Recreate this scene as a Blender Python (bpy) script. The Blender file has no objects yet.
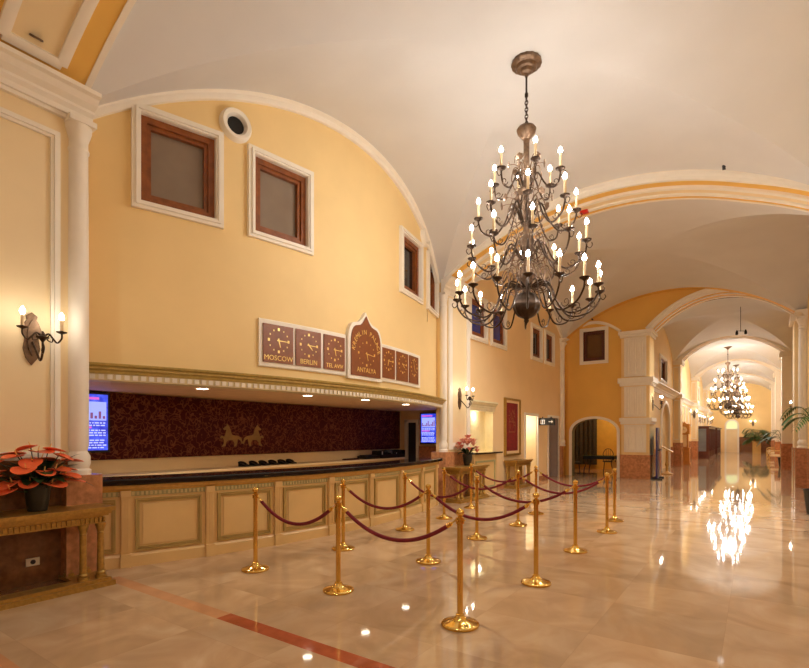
import bpy, bmesh, math, random
from mathutils import Vector, Matrix
random.seed(7)
sc = bpy.context.scene
COL = sc.collection
PI = math.pi

# ------------------------------------------------------------------ helpers
def lin(c):
    r = []
    for v in c:
        v = v / 255.0
        r.append(v / 12.92 if v <= 0.04045 else ((v + 0.055) / 1.055) ** 2.4)
    return (r[0], r[1], r[2], 1.0)

MATS = {}
def mat(name, rgb, rough=0.6, metal=0.0, var=0.06, scale=6.0, bump=0.0, emit=None, estr=0.0, coat=0.0, spec=0.5, detail=4.0):
    m = bpy.data.materials.new(name); m.use_nodes = True
    nt = m.node_tree; b = nt.nodes['Principled BSDF']
    b.inputs['Roughness'].default_value = rough
    b.inputs['Metallic'].default_value = metal
    b.inputs['Specular IOR Level'].default_value = spec
    if coat:
        b.inputs['Coat Weight'].default_value = coat; b.inputs['Coat Roughness'].default_value = 0.05
    c = lin(rgb)
    tc = nt.nodes.new('ShaderNodeTexCoord')
    n = nt.nodes.new('ShaderNodeTexNoise'); n.inputs['Scale'].default_value = scale; n.inputs['Detail'].default_value = detail
    nt.links.new(tc.outputs['Object'], n.inputs['Vector'])
    rp = nt.nodes.new('ShaderNodeValToRGB')
    rp.color_ramp.elements[0].position = 0.3; rp.color_ramp.elements[1].position = 0.7
    rp.color_ramp.elements[0].color = (c[0]*(1-var), c[1]*(1-var), c[2]*(1-var), 1)
    rp.color_ramp.elements[1].color = (min(1, c[0]*(1+var)), min(1, c[1]*(1+var)), min(1, c[2]*(1+var)), 1)
    nt.links.new(n.outputs['Fac'], rp.inputs['Fac'])
    nt.links.new(rp.outputs['Color'], b.inputs['Base Color'])
    if bump:
        bp = nt.nodes.new('ShaderNodeBump'); bp.inputs['Strength'].default_value = bump; bp.inputs['Distance'].default_value = 0.01
        nt.links.new(n.outputs['Fac'], bp.inputs['Height']); nt.links.new(bp.outputs['Normal'], b.inputs['Normal'])
    if emit:
        b.inputs['Emission Color'].default_value = lin(emit); b.inputs['Emission Strength'].default_value = estr
    MATS[name] = m
    return m

def BM(): return bmesh.new()

def finish(bm, angle=35.0, smooth=True, recalc=True):
    bmesh.ops.remove_doubles(bm, verts=bm.verts, dist=1e-5)
    if recalc: bmesh.ops.recalc_face_normals(bm, faces=bm.faces)
    me = bpy.data.meshes.new('mesh')
    bm.to_mesh(me); bm.free()
    if smooth:
        for p in me.polygons: p.use_smooth = True
        me.set_sharp_from_angle(angle=math.radians(angle))
    return me

def obj(name, bm, m, parent=None, angle=35.0, smooth=True, loc=None, recalc=True):
    me = bm if isinstance(bm, bpy.types.Mesh) else finish(bm, angle, smooth, recalc)
    me.name = name
    for mm in (m if isinstance(m, (list, tuple)) else [m]):
        if len(me.materials) < (len(m) if isinstance(m, (list, tuple)) else 1): me.materials.append(mm)
    o = bpy.data.objects.new(name, me); COL.objects.link(o)
    if parent is not None: o.parent = parent
    if loc: o.location = loc
    return o

def tag(o, label, cat, group=None):
    o['label'] = label; o['category'] = cat
    if group: o['group'] = group
    return o

def thing(name, label, cat, loc=(0, 0, 0), rz=0.0, group=None):
    o = bpy.data.objects.new(name, None); COL.objects.link(o)
    o.location = loc; o.rotation_euler = (0, 0, rz); o.empty_display_size = 0.1
    return tag(o, label, cat, group)

def struct(name, bm, m, parent=None, angle=35.0, smooth=True, recalc=True):
    o = obj(name, bm, m, parent, angle, smooth, recalc=recalc)
    if parent is None: o['kind'] = 'structure'
    return o

def dup(root, loc, label=None, rz=None, scale=None, group=None):
    r = root.copy(); COL.objects.link(r); r.location = loc
    if label: r['label'] = label
    if group: r['group'] = group
    if rz is not None: r.rotation_euler = (0, 0, rz)
    if scale: r.scale = scale
    for ch in list(root.children):
        c = ch.copy(); COL.objects.link(c); c.parent = r
        for g in list(ch.children):
            d = g.copy(); COL.objects.link(d); d.parent = c
    return r

def box(bm, c, s, rz=0.0, mi=0):
    M = Matrix.Translation(Vector(c)) @ Matrix.Rotation(rz, 4, 'Z') @ Matrix.Diagonal((s[0], s[1], s[2], 1))
    r = bmesh.ops.create_cube(bm, size=1.0, matrix=M)
    for v in r['verts']:
        for f in v.link_faces: f.material_index = mi
    return r

def bx(bm, x0, x1, y0, y1, z0, z1, mi=0):
    return box(bm, ((x0+x1)/2, (y0+y1)/2, (z0+z1)/2), (abs(x1-x0), abs(y1-y0), abs(z1-z0)), 0, mi)

def lathe(bm, prof, segs=20, c=(0, 0, 0), M=None, flute=0.0, nfl=12):
    rings = []
    for (r, z) in prof:
        ring = []
        for i in range(segs):
            a = 2*PI*i/segs
            rr = r*(1+flute*math.cos(nfl*a)) if flute else r
            v = Vector((rr*math.cos(a), rr*math.sin(a), z))
            if M: v = M @ v
            ring.append(bm.verts.new(v+Vector(c)))
        rings.append(ring)
    for k in range(len(rings)-1):
        for i in range(segs):
            j = (i+1) % segs
            bm.faces.new((rings[k][i], rings[k][j], rings[k+1][j], rings[k+1][i]))
    if prof[0][0] > 1e-4: bm.faces.new(rings[0][::-1])
    if prof[-1][0] > 1e-4: bm.faces.new(rings[-1])

def tube(bm, pts, r, segs=6, taper=None, caps=True):
    pts = [Vector(p) for p in pts]
    n = len(pts); rings = []
    up = Vector((0, 0, 1)); prev = None
    for i, p in enumerate(pts):
        t = (pts[min(i+1, n-1)]-pts[max(i-1, 0)])
        if t.length < 1e-9: t = Vector((0, 0, 1))
        t.normalize()
        if prev is None:
            a = t.cross(up)
            if a.length < 1e-3: a = t.cross(Vector((1, 0, 0)))
        else:
            a = prev-t*prev.dot(t)
            if a.length < 1e-4: a = t.cross(up)
        a.normalize(); prev = a; b = t.cross(a)
        rr = r if taper is None else r*(taper[0]+(taper[1]-taper[0])*i/(n-1))
        rings.append([bm.verts.new(p+(a*math.cos(2*PI*k/segs)+b*math.sin(2*PI*k/segs))*rr) for k in range(segs)])
    for i in range(n-1):
        for k in range(segs):
            l = (k+1) % segs
            bm.faces.new((rings[i][k], rings[i][l], rings[i+1][l], rings[i+1][k]))
    if caps:
        bm.faces.new(rings[0][::-1]); bm.faces.new(rings[-1])

def sweep(bm, pts, norms, prof, closed=False, updir=None, mi=0):
    """prof: list of (u along normal, v along binormal)"""
    pts = [Vector(p) for p in pts]; n = len(pts); rings = []
    for i, p in enumerate(pts):
        if closed: t = pts[(i+1) % n]-pts[(i-1) % n]
        else: t = pts[min(i+1, n-1)]-pts[max(i-1, 0)]
        t.normalize()
        N = Vector(norms[i]); N = N-t*N.dot(t); N.normalize()
        b = N.cross(t)
        if updir is not None and b.dot(Vector(updir)) < 0: b = -b
        rings.append([bm.verts.new(p+N*u+b*v) for (u, v) in prof])
    m = len(prof)
    for i in range(n if closed else n-1):
        A = rings[i]; B = rings[(i+1) % n]
        for k in range(m):
            l = (k+1) % m
            f = bm.faces.new((A[k], A[l], B[l], B[k])); f.material_index = mi
    if not closed:
        bm.faces.new(rings[0][::-1]).material_index = mi; bm.faces.new(rings[-1]).material_index = mi

def bez(P, n=14):
    P = [Vector(p) for p in P]; out = []
    for i in range(n+1):
        t = i/n; Q = P[:]
        while len(Q) > 1: Q = [Q[k]*(1-t)+Q[k+1]*t for k in range(len(Q)-1)]
        out.append(Q[0])
    return out

def catm(P, n=6):
    P = [Vector(p) for p in P]; out = []
    for i in range(len(P)-1):
        p0 = P[max(i-1, 0)]; p1 = P[i]; p2 = P[i+1]; p3 = P[min(i+2, len(P)-1)]
        for k in range(n):
            t = k/n
            out.append(0.5*((2*p1)+(p2-p0)*t+(2*p0-5*p1+4*p2-p3)*t*t+(3*p1-p0-3*p2+p3)*t**3))
    out.append(P[-1]); return out

def plate(bm, outline, M, th):
    """2D outline (x,y) extruded by th along local z, placed with matrix M"""
    a = [bm.verts.new(M @ Vector((x, y, 0))) for x, y in outline]
    b = [bm.verts.new(M @ Vector((x, y, th))) for x, y in outline]
    bm.faces.new(a[::-1]); bm.faces.new(b)
    n = len(a)
    for i in range(n): bm.faces.new((a[i], a[(i+1) % n], b[(i+1) % n], b[i]))

def frame_M(o, right, up):
    r = Vector(right).normalized(); u = Vector(up).normalized(); n = r.cross(u)
    return Matrix(((r.x, u.x, n.x, o[0]), (r.y, u.y, n.y, o[1]), (r.z, u.z, n.z, o[2]), (0, 0, 0, 1)))

def ring_frame(bm, M, w, h, fw, d0, d1, mi=0):
    """rectangular frame centred in local XY, outer w x h, member fw, depth from d0 to d1 along local z"""
    for (x0, x1, y0, y1) in ((-w/2, w/2, h/2-fw, h/2), (-w/2, w/2, -h/2, -h/2+fw), (-w/2, -w/2+fw, -h/2+fw, h/2-fw), (w/2-fw, w/2, -h/2+fw, h/2-fw)):
        vs = [M @ Vector(p) for p in ((x0, y0, d0), (x1, y0, d0), (x1, y1, d0), (x0, y1, d0), (x0, y0, d1), (x1, y0, d1), (x1, y1, d1), (x0, y1, d1))]
        v = [bm.verts.new(p) for p in vs]
        for q in ((0, 3, 2, 1), (4, 5, 6, 7), (0, 1, 5, 4), (1, 2, 6, 5), (2, 3, 7, 6), (3, 0, 4, 7)):
            bm.faces.new([v[k] for k in q]).material_index = mi

def lbox(bm, M, x0, x1, y0, y1, z0, z1):
    v = [bm.verts.new(M @ Vector(p)) for p in ((x0, y0, z0), (x1, y0, z0), (x1, y1, z0), (x0, y1, z0), (x0, y0, z1), (x1, y0, z1), (x1, y1, z1), (x0, y1, z1))]
    for q in ((0, 3, 2, 1), (4, 5, 6, 7), (0, 1, 5, 4), (1, 2, 6, 5), (2, 3, 7, 6), (3, 0, 4, 7)):
        bm.faces.new([v[k] for k in q])

_tcache = {}
def text_geom(s, size):
    k = (s, size)
    if k not in _tcache:
        cu = bpy.data.curves.new('lettering', 'FONT'); cu.body = s; cu.size = size; cu.extrude = 0.002
        cu.align_x = 'CENTER'; cu.resolution_u = 3
        o = bpy.data.objects.new('lettering', cu)
        COL.objects.link(o)
        dg = bpy.context.evaluated_depsgraph_get(); dg.update()
        me = bpy.data.meshes.new_from_object(o.evaluated_get(dg))
        _tcache[k] = me
        bpy.data.objects.remove(o); bpy.data.curves.remove(cu)
    return _tcache[k]
def add_text(bm, s, size, M):
    me = text_geom(s, size).copy(); me.transform(M); bm.from_mesh(me); bpy.data.meshes.remove(me)

# ------------------------------------------------------------------ materials
WHITE = mat('white_trim_plaster', (240, 232, 217), 0.55, var=0.02)
CEIL = mat('ceiling_plaster', (216, 214, 211), 0.8, var=0.03, scale=1.2)
YEL = mat('warm_yellow_plaster', (240, 210, 150), 0.7, var=0.03, scale=1.5)
AMBER = mat('amber_plaster', (232, 184, 92), 0.7, var=0.05, scale=1.0)
SAND = mat('sand_plaster', (238, 206, 156), 0.7, var=0.03, scale=1.5)
CREAM = mat('cream_panel_paint', (238, 216, 172), 0.6, var=0.025, scale=2)
GRANITE = mat('pink_brown_granite', (186, 128, 88), 0.18, var=0.28, scale=14, detail=8)
GRANITE2 = mat('dark_brown_granite', (120, 78, 48), 0.15, var=0.3, scale=12, detail=8)
BRASS = mat('polished_brass', (232, 194, 108), 0.13, 1.0, var=0.04)
GILT = mat('antique_gilt', (178, 142, 72), 0.36, 0.65, var=0.18, scale=30, bump=0.1)
GILTP = mat('gilt_paint', (204, 160, 84), 0.45, 0.25, var=0.1, scale=20)
OLIVE = mat('olive_gilt_paint', (188, 164, 92), 0.45, 0.2, var=0.12, scale=18)
COUNT = mat('counter_cream_lacquer', (222, 188, 128), 0.35, var=0.05, scale=2.5)
SAGE = mat('sage_green_paint', (168, 164, 118), 0.5, var=0.12, scale=20)
BLACKST = mat('black_granite_worktop', (20, 19, 20), 0.08, var=0.4, scale=40)
WOOD = mat('mahogany', (134, 74, 32), 0.35, var=0.25, scale=9)
DWOOD = mat('dark_cabinet_wood', (86, 38, 22), 0.3, var=0.25, scale=9)
HONEY = mat('honey_oak', (196, 132, 52), 0.35, var=0.15, scale=9)
BRONZE = mat('antique_bronze', (66, 50, 38), 0.36, 0.8, var=0.3, scale=25)
BRONZEL = mat('worn_bronze', (116, 92, 72), 0.4, 0.7, var=0.3, scale=25)
CANDLE = mat('ivory_candle_sleeve', (232, 206, 160), 0.5, var=0.03)
ROPE = mat('burgundy_velvet', (118, 16, 32), 0.75, var=0.2, scale=60)
CLOCKB = mat('brown_clock_leather', (134, 74, 36), 0.4, var=0.12, scale=14)
GOLDL = mat('gold_lettering', (246, 206, 116), 0.3, 0.4, var=0.03)
BLACK = mat('black_plastic', (18, 18, 20), 0.4, var=0.1)
DGREY = mat('dark_grey_metal', (52, 52, 58), 0.4, 0.3, var=0.1)
LEAF = mat('dark_green_leaf', (34, 58, 26), 0.35, var=0.3, scale=10)
PALM = mat('palm_leaf', (50, 82, 34), 0.4, var=0.3, scale=10)
ORANGE = mat('orange_spathe', (242, 112, 66), 0.3, var=0.12, scale=8)
SPADIX = mat('pale_spadix', (240, 190, 110), 0.5)
PINK = mat('pink_petal', (250, 190, 170), 0.5, var=0.15, scale=15)
PINKC = mat('rose_petal_centre', (242, 146, 130), 0.5, var=0.15, scale=15)
POT = mat('dark_pot_glaze', (40, 40, 36), 0.35, var=0.15)
PANE = mat('curtained_grey_glass', (134, 116, 98), 0.12, var=0.06, scale=3)
PANED = mat('dark_night_glass', (34, 26, 24), 0.06, var=0.15, scale=3)
PANEB = mat('blue_dusk_glass', (42, 56, 132), 0.06, var=0.35, scale=2)
GLASS = mat('cabinet_glass', (120, 128, 132), 0.05, var=0.2, scale=2)
TABLEG = mat('green_table_glass', (96, 104, 66), 0.08, var=0.1)
IRON = mat('wrought_iron', (34, 34, 34), 0.45, 0.4, var=0.15)
CURTAIN = mat('dark_olive_curtain', (62, 48, 24), 0.8, var=0.3, scale=12)
RED = mat('signal_red_plastic', (200, 40, 30), 0.4)
SIGNW = mat('sign_white', (230, 230, 230), 0.5)
BLUEP = mat('midnight_blue_panel', (50, 42, 104), 0.3, var=0.1)
GREYD = mat('lilac_grey_door', (168, 150, 140), 0.5, var=0.03)
TAPR = mat('crimson_tapestry', (128, 20, 24), 0.7, var=0.25, scale=18)
OUTLET = mat('ivory_plastic', (232, 220, 196), 0.4)
DUCTSHADE = mat('duct_shade_colour', (24, 20, 18), 0.8)

BULB = mat('candle_bulb_glow', (255, 236, 200), 0.3, emit=(255, 250, 243), estr=135.0)
LED = mat('downlight_glow', (255, 240, 210), 0.3, emit=(255, 240, 214), estr=14.0)

def floor_mat():
    m = bpy.data.materials.new('polished_marble_floor'); m.use_nodes = True
    nt = m.node_tree; b = nt.nodes['Principled BSDF']; N = nt.nodes.new; L = nt.links.new
    geo = N('ShaderNodeNewGeometry'); sep = N('ShaderNodeSeparateXYZ'); L(geo.outputs['Position'], sep.inputs[0])
    def math_(op, a, bb=None):
        n = N('ShaderNodeMath'); n.operation = op
        for i, v in enumerate((a, bb)):
            if v is None: continue
            if isinstance(v, (int, float)): n.inputs[i].default_value = v
            else: L(v, n.inputs[i])
        return n.outputs[0]
    S = 0.9
    fx = math_('FLOOR', math_('DIVIDE', math_('ADD', sep.outputs['X'], 20.0), S)); fy = math_('FLOOR', math_('DIVIDE', math_('ADD', sep.outputs['Y'], 20.15), S))
    cb = N('ShaderNodeCombineXYZ'); L(fx, cb.inputs[0]); L(fy, cb.inputs[1])
    wn = N('ShaderNodeTexWhiteNoise'); wn.noise_dimensions = '3D'; L(cb.outputs[0], wn.inputs['Vector'])
    # offset noise per tile, for a different vein in every slab
    add = N('ShaderNodeVectorMath'); add.operation = 'MULTIPLY_ADD'
    L(wn.outputs['Color'], add.inputs[0]); add.inputs[1].default_value = (9, 9, 9); L(geo.outputs['Position'], add.inputs[2])
    n1 = N('ShaderNodeTexNoise'); n1.inputs['Scale'].default_value = 1.6; n1.inputs['Detail'].default_value = 5; n1.inputs['Distortion'].default_value = 1.2
    L(add.outputs[0], n1.inputs['Vector'])
    rp = N('ShaderNodeValToRGB'); e = rp.color_ramp.elements
    e[0].position = 0.28; e[0].color = lin((180, 150, 116)); e[1].position = 0.72; e[1].color = lin((214, 186, 152))
    x = rp.color_ramp.elements.new(0.5); x.color = lin((200, 168, 132))
    L(n1.outputs['Fac'], rp.inputs['Fac'])
    hs = N('ShaderNodeHueSaturation')
    v = math_('ADD', math_('MULTIPLY', wn.outputs['Value'], 0.16), 0.90); L(v, hs.inputs['Value']); L(rp.outputs['Color'], hs.inputs['Color'])
    # joints
    def joint(o, off):
        f = math_('FRACT', math_('DIVIDE', math_('ADD', o, off), S)); d = math_('ABSOLUTE', math_('SUBTRACT', f, 0.5))
        return math_('GREATER_THAN', d, 0.4965)
    j = math_('MAXIMUM', joint(sep.outputs['X'], 20.0), joint(sep.outputs['Y'], 20.15))
    mx = N('ShaderNodeMix'); mx.data_type = 'RGBA'; L(math_('MULTIPLY', j, 0.18), mx.inputs['Factor'])
    L(hs.outputs['Color'], mx.inputs['A']); mx.inputs['B'].default_value = lin((150, 110, 76))
    L(mx.outputs['Result'], b.inputs['Base Color'])
    b.inputs['Roughness'].default_value = 0.045; b.inputs['Specular IOR Level'].default_value = 0.62
    return m
FLOOR = floor_mat()
STRIP = mat('red_marble_strip', (176, 92, 60), 0.07, var=0.22, scale=7, detail=8)
STRIPL = mat('rose_marble_strip', (206, 152, 110), 0.07, var=0.1, scale=5, detail=8)
STRIPD = mat('brown_marble_strip', (178, 140, 104), 0.07, var=0.15, scale=7, detail=8)

def damask_mat():
    m = bpy.data.materials.new('burgundy_damask'); m.use_nodes = True
    nt = m.node_tree; b = nt.nodes['Principled BSDF']; N = nt.nodes.new; L = nt.links.new
    tc = N('ShaderNodeTexCoord')
    n0 = N('ShaderNodeTexNoise'); n0.inputs['Scale'].default_value = 5.0; n0.inputs['Detail'].default_value = 2
    L(tc.outputs['Object'], n0.inputs['Vector'])
    ad = N('ShaderNodeVectorMath'); ad.operation = 'MULTIPLY_ADD'; L(n0.outputs['Color'], ad.inputs[0]); ad.inputs[1].default_value = (.55, .55, .55); L(tc.outputs['Object'], ad.inputs[2])
    vo = N('ShaderNodeTexVoronoi'); vo.feature = 'DISTANCE_TO_EDGE'; vo.inputs['Scale'].default_value = 6.5
    L(ad.outputs[0], vo.inputs['Vector'])
    rp = N('ShaderNodeValToRGB'); e = rp.color_ramp.elements
    e[0].position = 0.03; e[0].color = lin((122, 70, 46)); e[1].position = 0.085; e[1].color = lin((70, 14, 14))
    L(vo.outputs['Distance'], rp.inputs['Fac']); L(rp.outputs['Color'], b.inputs['Base Color'])
    b.inputs['Roughness'].default_value = 0.7; b.inputs['Specular IOR Level'].default_value = 0.2
    return m
DAMASK = damask_mat()

def screen_mat(name, seed):
    m = bpy.data.materials.new(name); m.use_nodes = True
    nt = m.node_tree; b = nt.nodes['Principled BSDF']; N = nt.nodes.new; L = nt.links.new
    tc = N('ShaderNodeTexCoord'); n = N('ShaderNodeTexNoise'); n.inputs['Scale'].default_value = 9; n.inputs['Detail'].default_value = 3
    L(tc.outputs['Object'], n.inputs['Vector'])
    rp = N('ShaderNodeValToRGB'); e = rp.color_ramp.elements
    e[0].position = 0.35; e[0].color = lin((30, 40, 170)); e[1].position = 0.65; e[1].color = lin((70, 90, 225))
    L(n.outputs['Fac'], rp.inputs['Fac']); L(rp.outputs['Color'], b.inputs['Emission Color'])
    b.inputs['Base Color'].default_value = (0.01, 0.01, 0.02, 1)
    b.inputs['Emission Strength'].default_value = 1.1; b.inputs['Roughness'].default_value = 0.1
    return m
SCREEN = screen_mat('blue_screen', 1)
PICT = mat('screen_picture', (20, 20, 30), 0.2, emit=(140, 150, 235), estr=1.2)
SCRW = mat('screen_text', (20, 20, 30), 0.2, emit=(170, 175, 255), estr=1.3)
SCRP = mat('screen_pink', (20, 20, 30), 0.2, emit=(205, 90, 190), estr=1.0)
BULBS = mat('sconce_bulb_glow', (255, 236, 200), 0.3, emit=(255, 244, 226), estr=62.0)
SCRB = mat('screen_brown', (20, 20, 30), 0.2, emit=(120, 70, 110), estr=1.0)

# ------------------------------------------------------------------ camera
F = 500.0; TH = math.atan((755-404.5)/F)
cam = bpy.data.cameras.new('camera'); co = bpy.data.objects.new('camera', cam); COL.objects.link(co)
cam.sensor_width = 36; cam.lens = F/809*36; cam.shift_y = (435-334)/809.0
co.location = (0, 0, 1.6); co.rotation_euler = (PI/2, 0, TH); cam.clip_start = 0.05
sc.camera = co

# ------------------------------------------------------------------ setting: vault maths
XL, XR = -6.2, 1.2; XC = (XL+XR)/2; HW = (XR-XL)/2
ZS, RISE, DOME = 5.3, 1.3, 0.18
def prof(u, half=3.7, rise=1.3):
    u = min(1.0, abs(u)); R = (half*half+rise*rise)/(2*rise)
    return (math.sqrt(max(0, R*R-(half*u)**2))-(R-rise))/rise
def vault_z(x, y, xa, xb, ya, yb, zs=ZS, rise=RISE, dome=DOME):
    u = max(-1, min(1, (x-(xa+xb)/2)/((xb-xa)/2))); v = max(-1, min(1, (y-(ya+yb)/2)/((yb-ya)/2)))
    return zs+rise*max(prof(u), prof(v))+dome*(1-v*v)
def vault(name, xa, xb, ya, yb, zs=ZS, rise=RISE, dome=DOME, ext=(0.0, 0.0), n=44):
    bm = BM(); xs = [xa+(xb-xa)*i/n for i in range(n+1)]; ys = [ya+(yb-ya)*i/n for i in range(n+1)]
    if ext[0]: xs = [xa-ext[0]]+xs
    if ext[1]: xs = xs+[xb+ext[1]]
    V = [[bm.verts.new((x, y, vault_z(x, y, xa, xb, ya, yb, zs, rise, dome))) for y in ys] for x in xs]
    for i in range(len(xs)-1):
        for j in range(n):
            a, b, c, d = V[i][j], V[i+1][j], V[i+1][j+1], V[i][j+1]
            cx = (xs[i]+xs[i+1])/2-(xa+xb)/2; cy = (ys[j]+ys[j+1])/2-(ya+yb)/2
            if cx*cy > 0: bm.faces.new((a, b, c)); bm.faces.new((a, c, d))
            else: bm.faces.new((a, b, d)); bm.faces.new((b, c, d))
    return struct(name, bm, CEIL, angle=14)

BA = (2.5, 10.45); BB = (11.34, 19.7); B0 = (-6.6, 1.42)
vault('ceiling', XL, XR, BA[0], BA[1], ext=(0.75, 0.1))
RB_ = 1.42; vault('ceiling', XL, XR, BB[0], BB[1], rise=RB_, dome=.1, ext=(0.0, 0.1))
vault('ceiling', XL, XR, B0[0], B0[1], ext=(0.0, 0.1))

# floor: cut at the strips
def floor_build():
    bm = BM()
    ys = [-7.0, 1.16, 1.30, 2.63, 2.78, 10.5, 10.62, 11.92, 12.04, 20.0, 60.0]
    xs = [-9.5, -5.9, -3.85, 1.7]
    V = [[bm.verts.new((x, y, 0)) for y in ys] for x in xs]
    for i in range(len(xs)-1):
        for j in range(len(ys)-1):
            f = bm.faces.new((V[i][j], V[i+1][j], V[i+1][j+1], V[i][j+1]))
            mi = 0
            if j in (1, 3) and i >= 1: mi = 1 if i == 2 else 2
            if j in (5, 7) and i >= 1: mi = 3
            f.material_index = mi
    return struct('floor', bm, [FLOOR, STRIP, STRIPL, STRIPD], smooth=False)
floor_build()

# ------------------------------------------------------------------ generic walls
def wall_seg(bm, mp, segs, mi=0):
    """segs: (s0, s1, n, [(lo, hi)...]) with lo/hi numbers or functions of s; mp(s,z)->point"""
    for (s0, s1, n, iv) in segs:
        for (lo, hi) in iv:
            fl = lo if callable(lo) else (lambda s, k=lo: k); fh = hi if callable(hi) else (lambda s, k=hi: k)
            for i in range(n):
                a = s0+(s1-s0)*i/n; b = s0+(s1-s0)*(i+1)/n
                p = [(a, fl(a)), (b, fl(b)), (b, fh(b)), (a, fh(a))]
                q = []
                for t in p:
                    if not q or (abs(t[0]-q[-1][0])+abs(t[1]-q[-1][1])) > 1e-6: q.append(t)
                if len(q) < 3 or abs(fl(a)-fh(a))+abs(fl(b)-fh(b)) < 1e-6: continue
                f = bm.faces.new([bm.verts.new(mp(*t)) for t in q]); f.material_index = mi

WN = [0]
def window(mp, nrm, s0, s1, z0, z1, pane, tw=0.10, depth=0.14, par=None, wood=WOOD, fw=0.085, twin=False):
    """window on a wall: mp(s,z) gives wall point, nrm(s) outward normal into the room"""
    WN[0] += 1
    sm = (s0+s1)/2; o = Vector(mp(sm, (z0+z1)/2)); right = (Vector(mp(s1, z0))-Vector(mp(s0, z0))); w = right.length; h = z1-z0
    n = Vector(nrm(sm)); M = frame_M(o, right, (0, 0, 1))
    if (M.to_3x3() @ Vector((0, 0, 1))).dot(n) < 0: M = frame_M(o, -right, (0, 0, 1))
    bm = BM(); ring_frame(bm, M, w+2*tw, h+2*tw, tw, -0.03, 0.045); ring_frame(bm, M, w+2*tw-0.09, h+2*tw-0.09, 0.03, 0.045, 0.065)
    ring_frame(bm, M, w+0.02, h+0.02, 0.015, -depth-0.02, 0.03)
    t = struct('window_%d' % WN[0], bm, WHITE, smooth=False)
    bm = BM(); ring_frame(bm, M, w, h, fw, -depth, -0.03); obj('window_frame', bm, wood, t, smooth=False)
    bm = BM(); ring_frame(bm, M, w-2*fw, h-2*fw, 0.05, -depth+0.005, -0.06)
    if twin: lbox(bm, M, -0.04, 0.04, -h/2+fw, h/2-fw, -depth+0.005, -0.06)
    obj('sash', bm, wood, t, smooth=False)
    bm = BM(); lbox(bm, M, -w/2+fw, w/2-fw, -h/2+fw, h/2-fw, -depth-0.01, -depth+0.02); obj('pane', bm, pane, t, smooth=False)
    return t

TRN = [0]
def trim(bm, m, **k):
    TRN[0] += 1
    return struct('trim_%d' % TRN[0], bm, m, **k)

# --- reception curved wall
AX, AY = -16.05, 6.8
def arc(R, a, z): return (AX+R*math.cos(a), AY+R*math.sin(a), z)
def arcn(a): return (math.cos(a), math.sin(a), 0)
RW, RC = 10.35, 10.5
def mpw(a, z): return arc(RW, a, z)
def vzA(a):
    p = arc(RW, a, 0); return vault_z(p[0], p[1], XL, XR, BA[0], BA[1])+0.02
A0, A1 = -0.4264, 0.3600
Wn = [(-0.3512, -0.2620), (-0.2085, -0.1205), (0.131, 0.219), (0.272, 0.349)]
bm = BM(); segs = []; cur = A0
ZW0, ZW1 = 4.54, 5.65
for (a, b) in Wn:
    segs.append((cur, a, 8, [(2.40, vzA)])); segs.append((a, b, 4, [(2.40, ZW0), (ZW1, vzA)])); cur = b
segs.append((cur, A1, 2, [(2.40, vzA)]))
wall_seg(bm, mpw, segs)
struct('wall_reception', bm, YEL, angle=20)
for i, (a, b) in enumerate(Wn):
    window(mpw, arcn, a, b, ZW0, ZW1, PANE if i < 2 else PANED)
# lunette moulding
aa = [A0+(A1-A0)*i/60 for i in range(61)]
bm = BM(); sweep(bm, [arc(RW, a, vzA(a)-0.06) for a in aa], [arcn(a) for a in aa], [(-0.02, -0.07), (0.05, -0.07), (0.07, -0.03), (0.07, 0.0), (0.12, 0.03), (0.12, 0.09), (-0.02, 0.09)], updir=(0, 0, 1)); trim(bm, WHITE)
# return walls at each end of the curve
bm = BM()
wall_seg(bm, lambda s, z: (s, 2.5, z), [(-6.7, XL, 1, [(2.3, 5.4)])]); wall_seg(bm, lambda s, z: (s, 10.45, z), [(-6.7, XL, 1, [(2.3, 5.5)])])
struct('wall_reception_return', bm, YEL)
# overhead entablature following the curve
ae = [-0.432+(0.352+0.432)*i/64 for i in range(65)]
def arcsweep(R, z, pr, al, m, nm=None, **k):
    bm = BM(); sweep(bm, [arc(R, a, z) for a in al], [arcn(a) for a in al], pr, updir=(0, 0, 1)); return bm
bm = arcsweep(RC, 2.33, [(-0.25, 0.0), (0.02, 0.0), (0.03, 0.03), (0.06, 0.05), (0.06, 0.075), (0.10, 0.09), (0.11, 0.115), (-0.25, 0.115)], ae, OLIVE); ent = trim(bm, OLIVE)
bm = arcsweep(RC, 2.25, [(-0.25, 0.0), (0.0, 0.0), (0.0, 0.082), (-0.25, 0.082)], ae, CREAM); obj('dentil_band', bm, mat('pale_dentil_paint', (226, 212, 168), 0.5), ent)
bm = BM(); nt_ = 92
for i in range(nt_):
    a = -0.43+(0.35+0.43)*(i+0.5)/nt_; p = arc(RC+0.008, a, 2.293); box(bm, p, (0.02, 0.055, 0.056), a)
obj('dentil', bm, WHITE, ent)['kind'] = 'stuff'
# reception soffit
bm = BM(); al = [-0.46+(0.50+0.46)*i/50 for i in range(51)]
for i in range(50):
    a, b = al[i], al[i+1]; bm.faces.new([bm.verts.new(v) for v in (arc(RC-0.01, a, 2.3), arc(RC-0.01, b, 2.3), (-8.7, arc(RC, b, 0)[1], 2.3), (-8.7, arc(RC, a, 0)[1], 2.3))])
struct('ceiling_reception', bm, mat('soffit_paint', (226, 196, 160), 0.7))
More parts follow.
